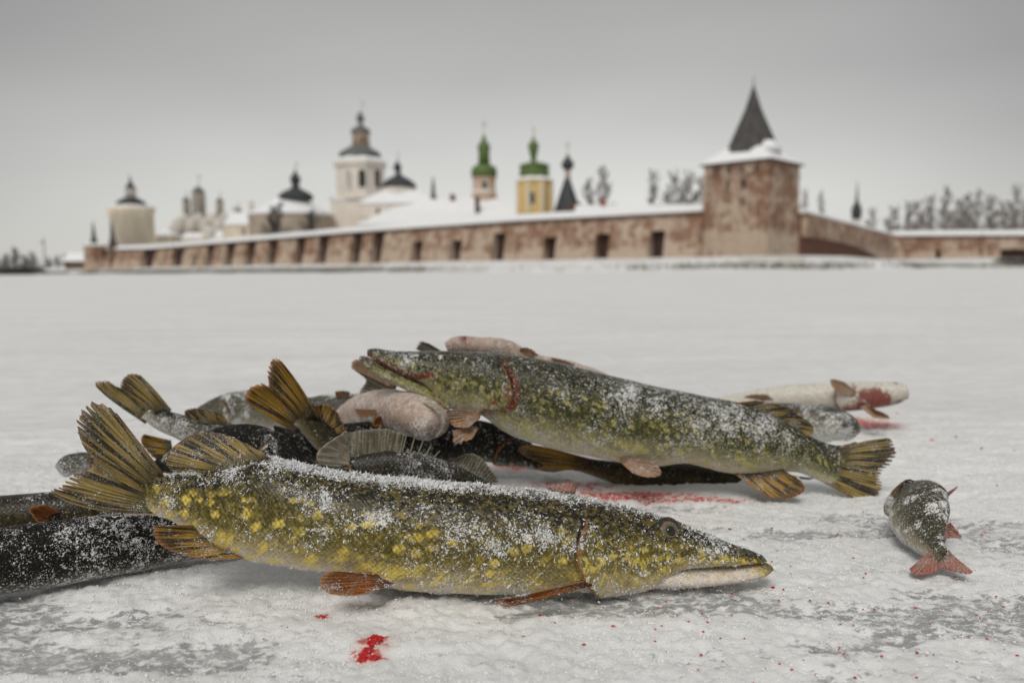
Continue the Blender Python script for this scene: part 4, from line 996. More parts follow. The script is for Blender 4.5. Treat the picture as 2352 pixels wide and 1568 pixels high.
def px_shell(top, bot, yplane, width, n=190, nseg=64, elev=20, **k):
    """a body read from its outline: top/bottom polylines (readings), standing at distance yplane, with its own thickness"""
    top, bot = np.array(top), np.array(bot); o1, o2 = np.argsort(top[:, 0]), np.argsort(bot[:, 0])
    x0, x1 = max(top[:, 0].min(), bot[:, 0].min()), min(top[:, 0].max(), bot[:, 0].max())
    f = np.linspace(0, 1, n); f = .5-.5*np.cos(math.pi*f)*(1-.35)-.35*(.5-f); f = (f-f[0])/(f[-1]-f[0])
    xs = x0+(x1-x0)*f
    if k.pop('nose_right', True): xs = xs[::-1]
    ty = smooth1(np.interp(xs, top[o1, 0], top[o1, 1]), 7, 2); by = smooth1(np.interp(xs, bot[o2, 0], bot[o2, 1]), 7, 2)
    yp = yplane(xs) if callable(yplane) else np.full(n, yplane)
    T = np.array([at(a, b, c) for a, b, c in zip(xs, ty, yp)]); B = np.array([at(a, b, c) for a, b, c in zip(xs, by, yp)])
    C = (T+B)/2; hp = np.maximum((T[:, 2]-B[:, 2])/2, .0004)
    fr = np.linspace(0, 1, n); s = np.r_[0, np.cumsum(np.linalg.norm(np.diff(C, axis=0), axis=1))]; w = np.interp(s/s[-1], *zip(*width)); w = smooth1(w, 9, 2)
    hh = np.sqrt(np.maximum(hp**2-(w*math.tan(math.radians(elev)))**2, (hp*.80)**2))
    tg = np.gradient(C, axis=0); tg /= np.linalg.norm(tg, axis=1)[:, None]
    Uz = np.tile([0, 0, 1.0], (n, 1)); S = np.tile([0, -1.0, 0], (n, 1))
    return dict(C=C, U=Uz, S=S, ht=hh, hb=hh, w=w, nseg=nseg, **k)
PIKE_T = np.array([(0, .004, .008, .012), (.015, .012, .015, .024), (.04, .018, .022, .032), (.08, .028, .028, .037), (.14, .042, .040, .043), (.2, .056, .054, .052), (.28, .068, .068, .060), (.4, .076, .080, .066), (.55, .080, .085, .068), (.68, .078, .080, .062), (.78, .066, .064, .050), (.87, .046, .044, .033), (.95, .036, .034, .022), (1, .035, .034, .016)])
BELLY_T = PIKE_T.copy(); BELLY_T[:5, 1:] = [(.020, .022, .03), (.030, .030, .042), (.036, .036, .048), (.042, .042, .052), (.050, .050, .056)]
BLUNT_T = PIKE_T.copy(); BLUNT_T[:6, 1:] = [(.030, .034, .04), (.044, .046, .055), (.052, .052, .060), (.056, .058, .062), (.060, .062, .064), (.066, .068, .066)]
STOUT_T = PIKE_T.copy(); STOUT_T[-4:, 1:] = [(.068, .066, .050), (.062, .060, .036), (.064, .062, .020), (.085, .082, .002)]
PERCH_T = np.array([(0, .01, .012, .012), (.04, .035, .035, .03), (.12, .075, .07, .055), (.25, .13, .11, .075), (.4, .16, .125, .082), (.58, .14, .11, .07), (.75, .085, .075, .045), (.9, .045, .042, .022), (1, .04, .04, .014)])
def spine_shell(spine, length, roll=0.0, table=PIKE_T, n=110, nseg=44, fat=1.0, **k):
    """a whole fish along a curved spine, nose first"""
    C = crom(spine, n); tg = np.gradient(C, axis=0); tg /= np.linalg.norm(tg, axis=1)[:, None]
    up = np.array([0, 0, 1.0]); U = up-tg*(tg @ up)[:, None]; U /= np.linalg.norm(U, axis=1)[:, None]; S = np.cross(tg, U)
    c, s = math.cos(roll), math.sin(roll); U, S = U*c+S*s, S*c-U*s
    f = np.linspace(0, 1, n); L = length*fat
    col = [smooth1(np.interp(f, table[:, 0], table[:, j])*L, 5, 1) for j in (1, 2, 3)]
    return dict(C=C, U=U, S=S, ht=col[0], hb=col[1], w=col[2], nseg=nseg, gill=k.pop('gill', (lambda v, L_=np.linalg.norm(np.diff(C, axis=0), axis=1).sum(): L_*(.27-.04*(v+.3)**2))), **k)
def tail_fan(root, sh_, mat, size, seed, spread=.55, name='tail_fin'):
    """forked tail at the end of a spine-built fish"""
    c, U, t = sh_['C'][-3], sh_['U'][-1], sh_['C'][-1]-sh_['C'][-4]; t = t/np.linalg.norm(t); h = sh_['ht'][-1]
    rays = []
    for f in np.linspace(-1, 1, 9):
        tip = c+t*size*(.62+.38*abs(f)**1.4)+U*f*size*spread; rays.append((c+U*h*f*.9, c+t*size*.5+U*f*size*spread*.62, tip))
    return fin3d(root, name, rays, mat, 18, .05, seed=seed)
def body_fin(root, sh_, name, f0, f1, side, height, sweep, mat, seed, nray=10, lateral=0.0):
    """dorsal / anal fin on a spine-built fish; side +1 back, -1 belly"""
    n = len(sh_['C']); rays = []
    for f in np.linspace(f0, f1, 6):
        i = int(f*(n-1)); c, U, S = sh_['C'][i], sh_['U'][i], sh_['S'][i]; t = sh_['C'][min(i+1, n-1)]-sh_['C'][i-1]; t = t/np.linalg.norm(t)
        b = c+U*side*(sh_['ht'] if side > 0 else sh_['hb'])[i]*.9
        g = (f-f0)/(f1-f0); rays.append((b, None, b+(U*side*math.cos(lateral)+S*math.sin(lateral))*height*(1-.55*g)*(.75+.5*g)+t*sweep*(.4+.6*g)))
    return fin3d(root, name, rays, mat, nray, .05, seed=seed)
def paired_fin(root, sh_, name, f, ang, length, width, mat, seed, out=.6):
    n = len(sh_['C']); i = int(f*(n-1)); c, U, S = sh_['C'][i], sh_['U'][i], sh_['S'][i]; t = sh_['C'][i+1]-sh_['C'][i-1]; t = t/np.linalg.norm(t)
    d = U*math.sin(ang)+S*math.cos(ang); rr_ = (sh_['hb'][i] if math.sin(ang) < 0 else sh_['ht'][i])*abs(math.sin(ang))+sh_['w'][i]*abs(math.cos(ang)); b = c+d*rr_*.86
    e = d*out+t*(1-out); e /= np.linalg.norm(e); side = np.cross(e, np.cross(d, t)); side /= np.linalg.norm(side)
    rays = []
    for q in np.linspace(-1, 1, 7): rays.append((b+t*q*width*.28, b+e*length*.55+side*q*width*.5, b+e*length*(1-.22*q*q)+side*q*width*.5))
    return fin3d(root, name, rays, mat, 9, .05, seed=seed)

def up_frost(base=.15, gain=.8, patch=.6, seed=0, sc=22):
    def f(V, N, s, v):
        n = fbm(V[:, 0]*sc, V[:, 1]*sc, V[:, 2]*sc, 4, 100+seed)
        return base+gain*np.clip(N[:, 2], 0, 1)**1.5+patch*(sstep(.42, .68, n)-.35)
    return f
def eye_part(root, P, N, r, seed=0, flat=.34):
    """domed eye in its socket: iris ring with a raised pupil"""
    N = np.asarray(N, float); N /= np.linalg.norm(N); a = np.cross(N, [0, 0, 1.0]); a /= np.linalg.norm(a); b = np.cross(a, N)
    V, F, rad = [], [], []; m = 28; rows = ((1.0, -.3), (1.0, .10), (.92, .24), (.80, .26), (.72, .30), (.55, .42), (.36, .5), (.2, .54), (.02, .55))
    for q, h in rows:
        for i in range(m):
            th = 2*math.pi*i/m; V.append(P+(a*math.cos(th)+b*math.sin(th))*r*q+N*r*h*flat*2); rad.append(q)
    for j in range(len(rows)-1): F += [(j*m+i, j*m+(i+1) % m, (j+1)*m+(i+1) % m, (j+1)*m+i) for i in range(m)]
    e = mk('eye', V, F, M['iris'], root, {'rad': rad})
    V, F = [], []
    for q, h in ((.36, .44), (.34, .56), (.22, .66), (.02, .70)):
        for i in range(16): th = 2*math.pi*i/16; V.append(P+(a*math.cos(th)+b*math.sin(th))*r*q+N*r*h*flat*2)
    for j in range(3): F += [(j*16+i, j*16+(i+1) % 16, (j+1)*16+(i+1) % 16, (j+1)*16+i) for i in range(16)]
    mk('pupil', V, F, M['pupil'], e)

# ---------------------------------------------------------------- golden pike lying across the front
def front_pike():
    YP = .606
    top = Z(1, (800, 700), (880, 790), (960, 850), (1060, 878), (1200, 866), (1350, 850), (1500, 818), (1650, 782), (1760, 752), (1950, 805), (2150, 848))+Z(5, (1400, 330), (1800, 372), (2350, 415))+Z(6, (250, 165), (500, 190), (750, 225), (900, 248), (1050, 285), (1200, 325), (1350, 372), (1450, 402), (1600, 465), (1750, 528), (1900, 590), (1960, 615), (1988, 640))
    bot = Z(1, (800, 1150), (880, 1142), (960, 1140), (1060, 1150), (1150, 1190), (1300, 1280), (1450, 1372), (1650, 1442), (1900, 1472), (2200, 1500))+Z(5, (1300, 985), (1800, 1098), (2000, 1115), (2350, 1130))+Z(6, (250, 868), (500, 862), (750, 850), (980, 862), (1100, 850), (1250, 828), (1330, 780), (1420, 690), (1550, 690), (1700, 682), (1850, 666), (1960, 655), (1988, 645))
    root = empty('pike', (at(1000, 1300, YP)[0], YP, 0), 'golden-spotted pike with open eye lying across the snow, its tail raised', 'fish')
    W = ((0, .006), (.03, .013), (.08, .018), (.14, .021), (.20, .025), (.27, .032), (.38, .037), (.6, .038), (.75, .032), (.84, .021), (.91, .011), (.95, .0045), (1, .0006))
    xg = at(*Z(6, (780, 500))[0], YP)
    up = px_shell(top, bot, YP, W, n=230, nseg=72)
    s_of_x = lambda x: np.interp(x, up['C'][::-1, 0], np.r_[0, np.cumsum(np.linalg.norm(np.diff(up['C'], axis=0), axis=1))][::-1])
    gx_ = [(v, s_of_x(at(*Z(6, (px, 500))[0], YP)[0])) for v, px in ((-1, 900), (-.75, 860), (-.4, 775), (-.1, 735), (.2, 730), (.5, 765), (.75, 800), (1, 810))]
    gv, gs = zip(*gx_); up['gill'] = lambda v: np.interp(v, gv, gs)
    ex = at(*Z(6, (1372, 455))[0], YP)
    def deform(V, s, v, th):
        # eye socket rim, flattened duck-bill groove in front of the eye
        d = np.hypot(V[..., 0]-ex[0], V[..., 2]-ex[2]-.004); near = (V[..., 1] < YP)
        V = V.copy(); V[..., 1] -= np.where(near, .0022*np.exp(-((d-.0135)/.004)**2), 0); V[..., 1] += np.where(near, .0022*np.exp(-(d/.008)**2), 0)
        px, py = px_of(V)
        for ln, dep in ((((1010, 400), (985, 520), (1000, 640), (1080, 730), (1180, 770)), .0020), (((1290, 530), (1330, 600), (1400, 640)), .0014), (((1330, 640), (1450, 622), (1650, 632), (1850, 648)), .0012), (((900, 420), (880, 560), (910, 690), (960, 780)), .0012)):
            L_ = np.array(Z(6, *ln)); d = np.full(px.shape, 1e9)
            for p_, q_ in zip(L_[:-1], L_[1:]):
                t_ = np.clip(((px-p_[0])*(q_[0]-p_[0])+(py-p_[1])*(q_[1]-p_[1]))/((q_-p_)@(q_-p_)), 0, 1); d = np.minimum(d, np.hypot(px-p_[0]-t_*(q_[0]-p_[0]), py-p_[1]-t_*(q_[1]-p_[1])))
            V[..., 1] += np.where(near, dep*np.exp(-(d/6)**2)-.5*dep*np.exp(-((d-13)/6)**2), 0)
        return V
    up['deform'] = deform
    jt = Z(6, (1150, 720), (1250, 676), (1380, 650), (1500, 668), (1700, 672), (1850, 664), (1920, 662), (1975, 668), (2012, 668), (2036, 695))
    jb = Z(6, (1150, 825), (1250, 832), (1500, 815), (1750, 790), (1900, 768), (1980, 748), (2036, 708))
    jaw = px_shell(jt, jb, YP, ((0, .004), (.05, .011), (.2, .016), (.5, .020), (.75, .021), (1, .010)), n=90, nseg=40)
    jaw['vmap'] = lambda s, v: np.where(s < .022, -.10-.85*s/.022, -.95)+.22*v; jaw['hd'] = 1
    cl = [(Z(6, q)[0], r, a) for q, r, a in (((500, 480), 45, .75), ((300, 420), 40, .45), ((100, 430), 40, .45), ((600, 500), 30, .6), ((250, 560), 40, .4), ((700, 560), 25, .6), ((1700, 550), 40, .5), ((1500, 480), 30, .35), ((1000, 360), 30, .2), ((880, 450), 22, .4))]
    cl += [(Z(5, q)[0], r, a) for q, r, a in (((1680, 660), 34, .8), ((1350, 500), 50, .35), ((1100, 460), 45, .4), ((750, 370), 40, .75), ((560, 400), 30, .6), ((360, 420), 25, .5), ((1000, 330), 35, .6), ((2050, 620), 40, .3), ((2250, 700), 40, .4), ((1200, 820), 22, .5), ((1000, 760), 40, .2), ((300, 560), 45, .35))]
    def fro(V, N, s, v):
        n = fbm(V[:, 0]*70, V[:, 1]*70, V[:, 2]*70, 4, 17); px, py = px_of(V)
        b = np.zeros(len(V))
        for (cx, cy), r, a in cl: b = np.maximum(b, a*np.exp(-((px-cx)**2+((py-cy)*1.3)**2)/r**2))
        b *= .55+.9*n
        ridge = .55*np.exp(-((v-1)/.05)**2)*sstep(.04, .16, s)-.14*sstep(.25, .6, v)*sstep(.97, .9, v)
        dry = sstep(.4, .62, fbm(V[:, 0]*28+9, V[:, 1]*28, V[:, 2]*28, 3, 77))
        low = .18*sstep(-.55, -.95, v)
        return np.clip(.30+b+ridge+low+.8*(n-.5)-.18*dry, .02, 1.1)
    def blo(V, s, v, g):
        return .45*np.exp(-(g/.004)**2)*sstep(-.2, -.6, v)+.55*np.exp(-(((s-.27)/.03)**2))*sstep(-.70, -.95, v)
    o, V, F, fn, fa, A = fish_body(root, [up, jaw], SK_BRIGHT, fro, blo, 3)
    FROST.pop()
    wq = A['fr'][F].mean(1)*fa; vq = A['v'][F].mean(1); sq = A['s'][F].mean(1)
    crystals('frost', root, V, F, fn, fa*np.clip(A['fr'][F].mean(1), .06, 1)**1.5, 30000, .0007, .0034, 31)
    rd = fa*np.exp(-((vq-1)/.035)**2)*(.10+.90*np.exp(-((sq-.335)/.075)**2))*(.3+fbm(sq*60, vq*0, 0, 3, 5))*(fn[:, 2] > .3)*sstep(.05, .10, sq)
    crystals('frost', root, V, F, fn, rd, 6500, .0010, .0044, 33, .95)
    sil = V[:, 1] < YP
    pe = at(*Z(6, (1372, 455))[0], YP)
    i = np.argmin(np.hypot(V[:, 0]-pe[0], V[:, 2]-pe[2])+np.where(V[:, 1] < YP, 0, 9)); 
    # seat the eye on the near flank along the sight line
    px, py = px_of(V); ce = Z(6, (1372, 455))[0]; i = np.argmin(np.hypot(px-ce[0], py-ce[1])+np.where(V[:, 1] < YP+.002, 0, 999))
    k_ = np.where((F == i).any(1))[0]; en = fn[k_].mean(0); en = en/np.linalg.norm(en)*.6+np.array([.10, -.5, .05]); en /= np.linalg.norm(en)
    eye_part(root, V[i]-en*.0006+np.array([0, 0, -.001]), en, .0112)
    k = .0
    fin_px(root, 'tail_fin', 1, ((1075, 880, 735, 462, 900, 650), (1065, 892, 640, 388, 850, 640), (1050, 905, 500, 395, 780, 660), (1035, 925, 458, 465, 740, 700), (1020, 945, 448, 545, 720, 750), (1010, 965, 478, 630, 740, 800), (1005, 985, 530, 715, 760, 850), (1005, 1005, 585, 790, 800, 900), (1005, 1025, 548, 838, 790, 940), (1005, 1045, 450, 878, 740, 975), (1010, 1065, 385, 930, 700, 1010), (1020, 1085, 330, 970, 680, 1050), (1030, 1105, 300, 985, 620, 1120), (1045, 1130, 310, 1010, 560, 1165)), YP, YP-.02, FN_OLIVE, nray=26, ragged=.06, seed=4, ripple=.002, tear=.10, thick=.0016, curl=.004)
    fin_px(root, 'dorsal_fin', 1, ((1770, 765, 1640, 688), (1700, 785, 1480, 612), (1640, 805, 1330, 588), (1580, 822, 1210, 618), (1520, 838, 1120, 690), (1460, 850, 1070, 768), (1400, 860, 1075, 812), (1340, 870, 1110, 858)), YP-.004, YP+.006, FN_OLIVE, nray=19, ragged=.035, seed=5, ripple=.0012, thick=.0014)
    fin_px(root, 'anal_fin', 1, ((1650, 1425, 1400, 1438), (1560, 1385, 1230, 1415), (1480, 1345, 1080, 1375), (1420, 1310, 1012, 1320), (1370, 1275, 990, 1265), (1330, 1240, 1002, 1215), (1290, 1205, 1120, 1208)), YP-.010, YP-.028, FN_GOLD, nray=14, ragged=.02, seed=6, thick=.0016, bow=.002)
    fin_px(root, 'pelvic_fin', 5, ((1770, 1010, 1420, 985), (1775, 1020, 1345, 988), (1780, 1030, 1298, 1035), (1785, 1042, 1292, 1080), (1785, 1055, 1335, 1132), (1780, 1065, 1450, 1150), (1770, 1075, 1600, 1140)), YP-.026, YP-.050, FN_BRIGHT, nray=11, ragged=.02, seed=7, thick=.0022)
    fin_px(root, 'pectoral_fin', 6, ((840, 775, 300, 908, 560, 850), (845, 785, 200, 908, 540, 868), (850, 795, 188, 925, 530, 885), (850, 805, 240, 955, 560, 898), (845, 815, 320, 962, 600, 900)), YP-.030, YP-.070, FN_BRIGHT, nray=8, ragged=.04, seed=8, thick=.0026)
    fin_px(root, 'pectoral_fin', 3, ((1340, 1165, 1335, 1138), (1400, 1170, 1400, 1118), (1460, 1175, 1480, 1112), (1520, 1180, 1538, 1122), (1540, 1185, 1545, 1150)), YP+.028, YP+.044, FN_RED, nray=9, ragged=.04, seed=9, thick=.0016)
    fin_frost(root, 1300, 900, 5)
    return root
front_pike()

# ---------------------------------------------------------------- big olive pike across the top of the heap
def heap_pike():
    yp = lambda x: .875+0*x
    YP = .875
    top = Z(3, (185, 240), (230, 232), (300, 248), (450, 255), (700, 250), (1000, 262), (1200, 285), (1400, 320), (1600, 370), (1850, 432), (2100, 492))+Z(4, (0, 262), (150, 295), (280, 318), (420, 345), (560, 395), (700, 455), (850, 555), (950, 605), (1040, 635), (1100, 640), (1200, 610))
    bot = Z(3, (185, 285), (230, 312), (300, 356), (420, 416), (520, 450), (600, 500), (660, 600), (750, 645), (850, 655), (930, 655), (980, 715), (1050, 775), (1200, 840), (1400, 890), (1600, 935), (1900, 990), (2100, 1010))+Z(4, (0, 738), (250, 808), (400, 833), (550, 822), (700, 808), (820, 820), (920, 862), (1000, 900), (1100, 955), (1200, 1000))
    root = empty('pike', (at(1400, 1000, YP)[0], YP, 0), 'large olive pike with bloody gill resting on top of the heap', 'fish')
    W = ((0, .007), (.03, .014), (.08, .019), (.15, .023), (.22, .028), (.3, .035), (.45, .042), (.62, .042), (.77, .034), (.85, .022), (.91, .012), (.95, .005), (1, .0006))
    up = px_shell(top, bot, YP, W, n=220, nseg=64, elev=11, nose_right=False)
    cum_s = np.r_[0, np.cumsum(np.linalg.norm(np.diff(up['C'], axis=0), axis=1))]
    s_of_x = lambda x: np.interp(x, up['C'][:, 0], cum_s)
    gv, gs = zip(*[(v, s_of_x(at(*Z(3, (px, 500))[0], YP)[0])) for v, px in ((-1, 900), (-.7, 930), (-.45, 1000), (-.2, 1090), (.1, 1135), (.4, 1120), (.75, 1075), (1, 1060))])
    up['gill'] = lambda v: np.interp(v, gv, gs)
    jt = Z(3, (132, 292), (150, 280), (200, 300), (300, 350), (420, 408), (540, 445), (640, 500), (720, 560))
    jb = Z(3, (132, 302), (150, 335), (180, 382), (250, 430), (400, 492), (550, 562), (640, 615), (720, 642))
    jaw = px_shell(jt, jb, YP, ((0, .005), (.05, .012), (.2, .017), (.5, .021), (1, .027)), n=80, nseg=36, elev=9, nose_right=False)
    jaw['vmap'] = lambda s, v: np.where(s < .03, .30-.70*s/.03, -.40)+.45*v; jaw['hd'] = 1
    cl = [(Z(3, q)[0], r, a) for q, r, a in (((1880, 520), 30, .8), ((1900, 620), 24, .8), ((2050, 580), 28, .8), ((2080, 650), 22, .8), ((2000, 500), 22, .6), ((1760, 480), 24, .45), ((420, 330), 40, .35), ((250, 270), 25, .5))]
    cl += [(Z(4, q)[0], r, a) for q, r, a in (((80, 400), 50, .55), ((300, 470), 60, .55), ((560, 510), 50, .6), ((700, 600), 40, .4), ((250, 350), 50, .4))]
    def fro(V, N, s, v):
        n = fbm(V[:, 0]*60, V[:, 1]*60, V[:, 2]*60, 4, 27); px, py = px_of(V); b = np.zeros(len(V))
        for (cx, cy), r, a in cl: b = np.maximum(b, a*np.exp(-((px-cx)**2+(py-cy)**2)/r**2))
        return np.clip(.34+.8*b*(.3+1.2*n)+.20*np.clip(N[:, 2], 0, 1)+.7*(n-.5)-.10*sstep(.3, .0, v), 0, 1.1)
    ml = np.array(Z(3, (175, 288), (250, 315), (330, 358), (420, 402), (520, 425), (600, 405)))
    bs = [(Z(3, q)[0], r, a) for q, r, a in (((1085, 320), 12, .75), ((1105, 390), 15, .7), ((1140, 470), 15, .9), ((1090, 540), 14, 1.0), ((1010, 590), 12, 1.0), ((950, 640), 11, .9), ((900, 660), 12, .7), ((560, 530), 14, .4), ((640, 610), 20, .7), ((760, 640), 20, .6), ((1150, 590), 10, .5))]
    def blo(V, s, v, g):
        px, py = px_of(V); b = np.zeros(len(V))
        for (cx, cy), r, a in bs: b = np.maximum(b, a*np.exp(-((px-cx)**2+(py-cy)**2)/r**2))
        d = np.full(len(V), 1e9)
        for p_, q_ in zip(ml[:-1], ml[1:]):
            t_ = np.clip(((px-p_[0])*(q_[0]-p_[0])+(py-p_[1])*(q_[1]-p_[1]))/((q_-p_)@(q_-p_)), 0, 1); d = np.minimum(d, np.hypot(px-p_[0]-t_*(q_[0]-p_[0]), py-p_[1]-t_*(q_[1]-p_[1])))
        gw = .72*np.exp(-((g+.003)/.0065)**2)*sstep(.80, .55, v)*sstep(-1.0, -.8, v)*(.6+.8*fbm(V[:, 0]*60, V[:, 1]*60, V[:, 2]*60, 3, 8))
        return np.maximum(np.maximum(.9*b, gw), 1.15*np.exp(-(d/8)**2))
    o, V, F, fn, fa, A = fish_body(root, [up, jaw], SK_OLIVE, fro, blo, 9)
    FROST.pop(); crystals('frost', root, V, F, fn, fa*np.clip(A['fr'][F].mean(1), 0, 1)**2, 26000, .0007, .0026, 41)
    px, py = px_of(V); ce = Z(3, (650, 318))[0]; i = np.argmin(np.hypot(px-ce[0], py-ce[1])+np.where(V[:, 1] < YP+.002, 0, 999))
    eye_part(root, V[i]+np.array([0, .0035, 0]), np.array([-.1, -1, .25]), .0075)
    fin_px(root, 'tail_fin', 4, ((1080, 650, 1432, 580, 1260, 592), (1090, 670, 1478, 600, 1280, 625), (1085, 690, 1476, 655, 1280, 665), (1075, 710, 1500, 716, 1270, 705), (1060, 735, 1445, 770, 1250, 750), (1045, 755, 1385, 805, 1210, 785), (1030, 775, 1372, 850, 1190, 815), (1010, 795, 1398, 890, 1180, 850), (990, 815, 1400, 935, 1170, 880), (970, 835, 1340, 1005, 1140, 930), (955, 850, 1270, 1025, 1100, 950), (945, 865, 1225, 1030, 1070, 945)), YP, YP-.01, FN_OLIVE, nray=22, ragged=.05, seed=14, ripple=.0018, tear=.08, thick=.0016)
    fin_px(root, 'dorsal_fin', 4, ((360, 345, 500, 322), (460, 365, 650, 345), (550, 400, 780, 385), (630, 435, 865, 455), (710, 470, 930, 512), (780, 515, 925, 555), (840, 555, 870, 575)), YP-.004, YP-.012, FN_OLIVE, nray=15, ragged=.05, seed=15, thick=.0014, tear=.06)
    fin_px(root, 'anal_fin', 4, ((370, 832, 560, 975), (430, 832, 650, 1000), (490, 828, 740, 1003), (550, 825, 820, 985), (610, 818, 860, 940), (670, 812, 840, 885), (720, 808, 780, 848)), YP-.014, YP-.034, FN_GOLD, nray=13, ragged=.02, seed=16, thick=.0015)
    fin_px(root, 'pelvic_fin', 3, ((1840, 945, 2000, 955), (1838, 955, 2085, 1005), (1835, 962, 2112, 1052), (1832, 968, 2085, 1082), (1828, 972, 1985, 1082), (1825, 975, 1895, 1042)), YP-.030, YP-.045, FN_TAN, nray=8, ragged=.02, seed=17, thick=.0018, bow=.004)
    fin_px(root, 'pectoral_fin', 3, ((905, 640, 690, 632), (910, 660, 690, 660), (912, 680, 705, 705), (905, 700, 750, 752), (895, 705, 850, 756)), YP-.030, YP-.046, FN_TAN, nray=8, ragged=.03, seed=18, thick=.0020, bow=.006)
    fin_px(root, 'pectoral_fin', 3, ((850, 745, 712, 765), (862, 750, 722, 830), (872, 755, 738, 902), (885, 758, 778, 868), (895, 760, 845, 862), (900, 758, 882, 800)), YP-.028, YP-.046, FN_TAN, nray=7, ragged=.10, seed=19, thick=.0020, bow=-.005)
    fin_frost(root, 1100, 920)
    return root
heap_pike()

# ---------------------------------------------------------------- the rest of the heap, each along its own spine
def sp(zn, *pts): return [at(*Z(zn, (x, y))[0], d) for x, y, d in pts]
def fish(label, spine, skin, table=PIKE_T, roll=0.0, fat=1.0, frost=None, ncry=5000, csize=(.0008, .0026), blood=None, seed=0, length=None, name='pike', n=110, gill=True):
    spine = [np.array(q, float) for q in spine]
    L = sum(np.linalg.norm(b-a) for a, b in zip(spine, spine[1:])) if length is None else length
    c = np.mean(spine, 0); root = empty(name, (c[0], c[1], 0), label, 'fish')
    shl = spine_shell(spine, L, roll, table, fat=fat, n=n)
    if not gill: shl.pop('gill')
    o, V, F, fn, fa, A = fish_body(root, [shl], skin, frost or up_frost(seed=seed), blood, seed)
    FROST.pop()
    if ncry: crystals('frost', root, V, F, fn, fa*np.clip(A['fr'][F].mean(1), 0, 1)**1.6, ncry, csize[0], csize[1], 500+seed)
    return root, shl
def blood_px(lst):
    def f(V, s, v, g):
        px, py = px_of(V); b = np.zeros(len(V))
        for (cx, cy), r, a in lst: b = np.maximum(b, a*np.exp(-((px-cx)**2+(py-cy)**2)/r**2))
        return b
    return f

# black frosted pike running out to the left under the golden one's tail
r, s_ = fish('black frosted pike lying on the snow under the golden pike tail', [(-.62, .47, .030), (-.50, .545, .029), (-.385, .612, .028), (-.29, .668, .025), (-.22, .70, .022), (-.16, .72, .02)], SK_DARK, fat=.60, frost=up_frost(.45, .75, .55, 1, 60), ncry=26000, csize=(.0009, .0034), seed=1)
tail_fan(r, s_, FN_OLIVE, .05, 101)
r, s_ = fish('dark brown pike with pale orange fin beside the black frosted one', [(-.75, .62, .026), (-.60, .665, .025), (-.46, .71, .025), (-.37, .735, .026), (-.29, .76, .024), (-.24, .77, .02)], SK_DULL, fat=.58, frost=up_frost(.30, .5, .5, 2, 60), ncry=9000, seed=2)
fin_px(r, 'anal_fin', 1, ((440, 1140, 300, 1065), (430, 1160, 215, 1080), (420, 1175, 175, 1105), (400, 1185, 200, 1140), (385, 1195, 240, 1195), (400, 1200, 290, 1195)), .715, .685, FN_BRIGHT, nray=8, seed=22, thick=.0018)
tail_fan(r, s_, FN_OLIVE, .05, 102)
# snow-grey head behind the golden tail
r, s_ = fish('snow-grey fish snout showing behind the golden raised tail', sp(1, (385, 850, .83), (480, 800, .84), (620, 800, .86), (800, 810, .88), (1050, 830, .90)), SK_GREY, BLUNT_T, fat=1.5, frost=up_frost(.4, .6, .4, 3), ncry=2500, seed=3)
tail_fan(r, s_, FN_OLIVE, .04, 103)
# pike with its tail standing up at the left
r, s_ = fish('grey frosted pike with striped tail standing up at the heap edge', sp(1, (1950, 700, .98), (1750, 690, .955), (1500, 630, .93), (1300, 600, .91), (1160, 560, .90), (1060, 520, .89), (990, 455, .885), (960, 430, .885)), SK_GREY, STOUT_T, fat=1.05, frost=up_frost(.30, .55, .6, 4), ncry=7000, seed=4)
fin_px(r, 'tail_fin', 1, ((1118, 463, 905, 215, 1020, 310), (1098, 453, 835, 195, 960, 300), (1078, 458, 785, 225, 920, 320), (1058, 463, 772, 265, 900, 345), (1038, 473, 790, 310, 890, 370), (1018, 483, 720, 285, 850, 365), (998, 498, 690, 252, 820, 365), (983, 513, 650, 248, 790, 375), (968, 528, 612, 260, 740, 400), (953, 543, 618, 300, 730, 420)), .885, .875, FN_OLIVE, nray=18, ragged=.06, seed=24, tear=.06, thick=.0016)
fin_px(r, 'dorsal_fin', 1, ((1510, 555, 1450, 475), (1440, 545, 1340, 442), (1370, 540, 1250, 438), (1310, 540, 1205, 455), (1270, 540, 1200, 490)), .905, .895, FN_OLIVE, nray=11, ragged=.05, seed=25)
fin_px(r, 'anal_fin', 1, ((1110, 650, 935, 605), (1115, 680, 905, 640), (1120, 710, 915, 680), (1120, 740, 985, 760), (1115, 770, 1040, 795)), .89, .87, FN_GOLD, nray=9, ragged=.06, seed=26)
# dark hump behind the dorsal fin
r, s_ = fish('black snow-dusted pike back showing behind the golden dorsal fin', sp(1, (2060, 860, .765), (1980, 815, .77), (1880, 755, .775), (1750, 690, .785), (1600, 665, .795), (1420, 700, .805), (1200, 780, .815), (950, 870, .82)), SK_DARK, fat=1.15, frost=up_frost(.25, .75, .7, 5, 50), ncry=7000, seed=5)
tail_fan(r, s_, FN_OLIVE, .04, 105)
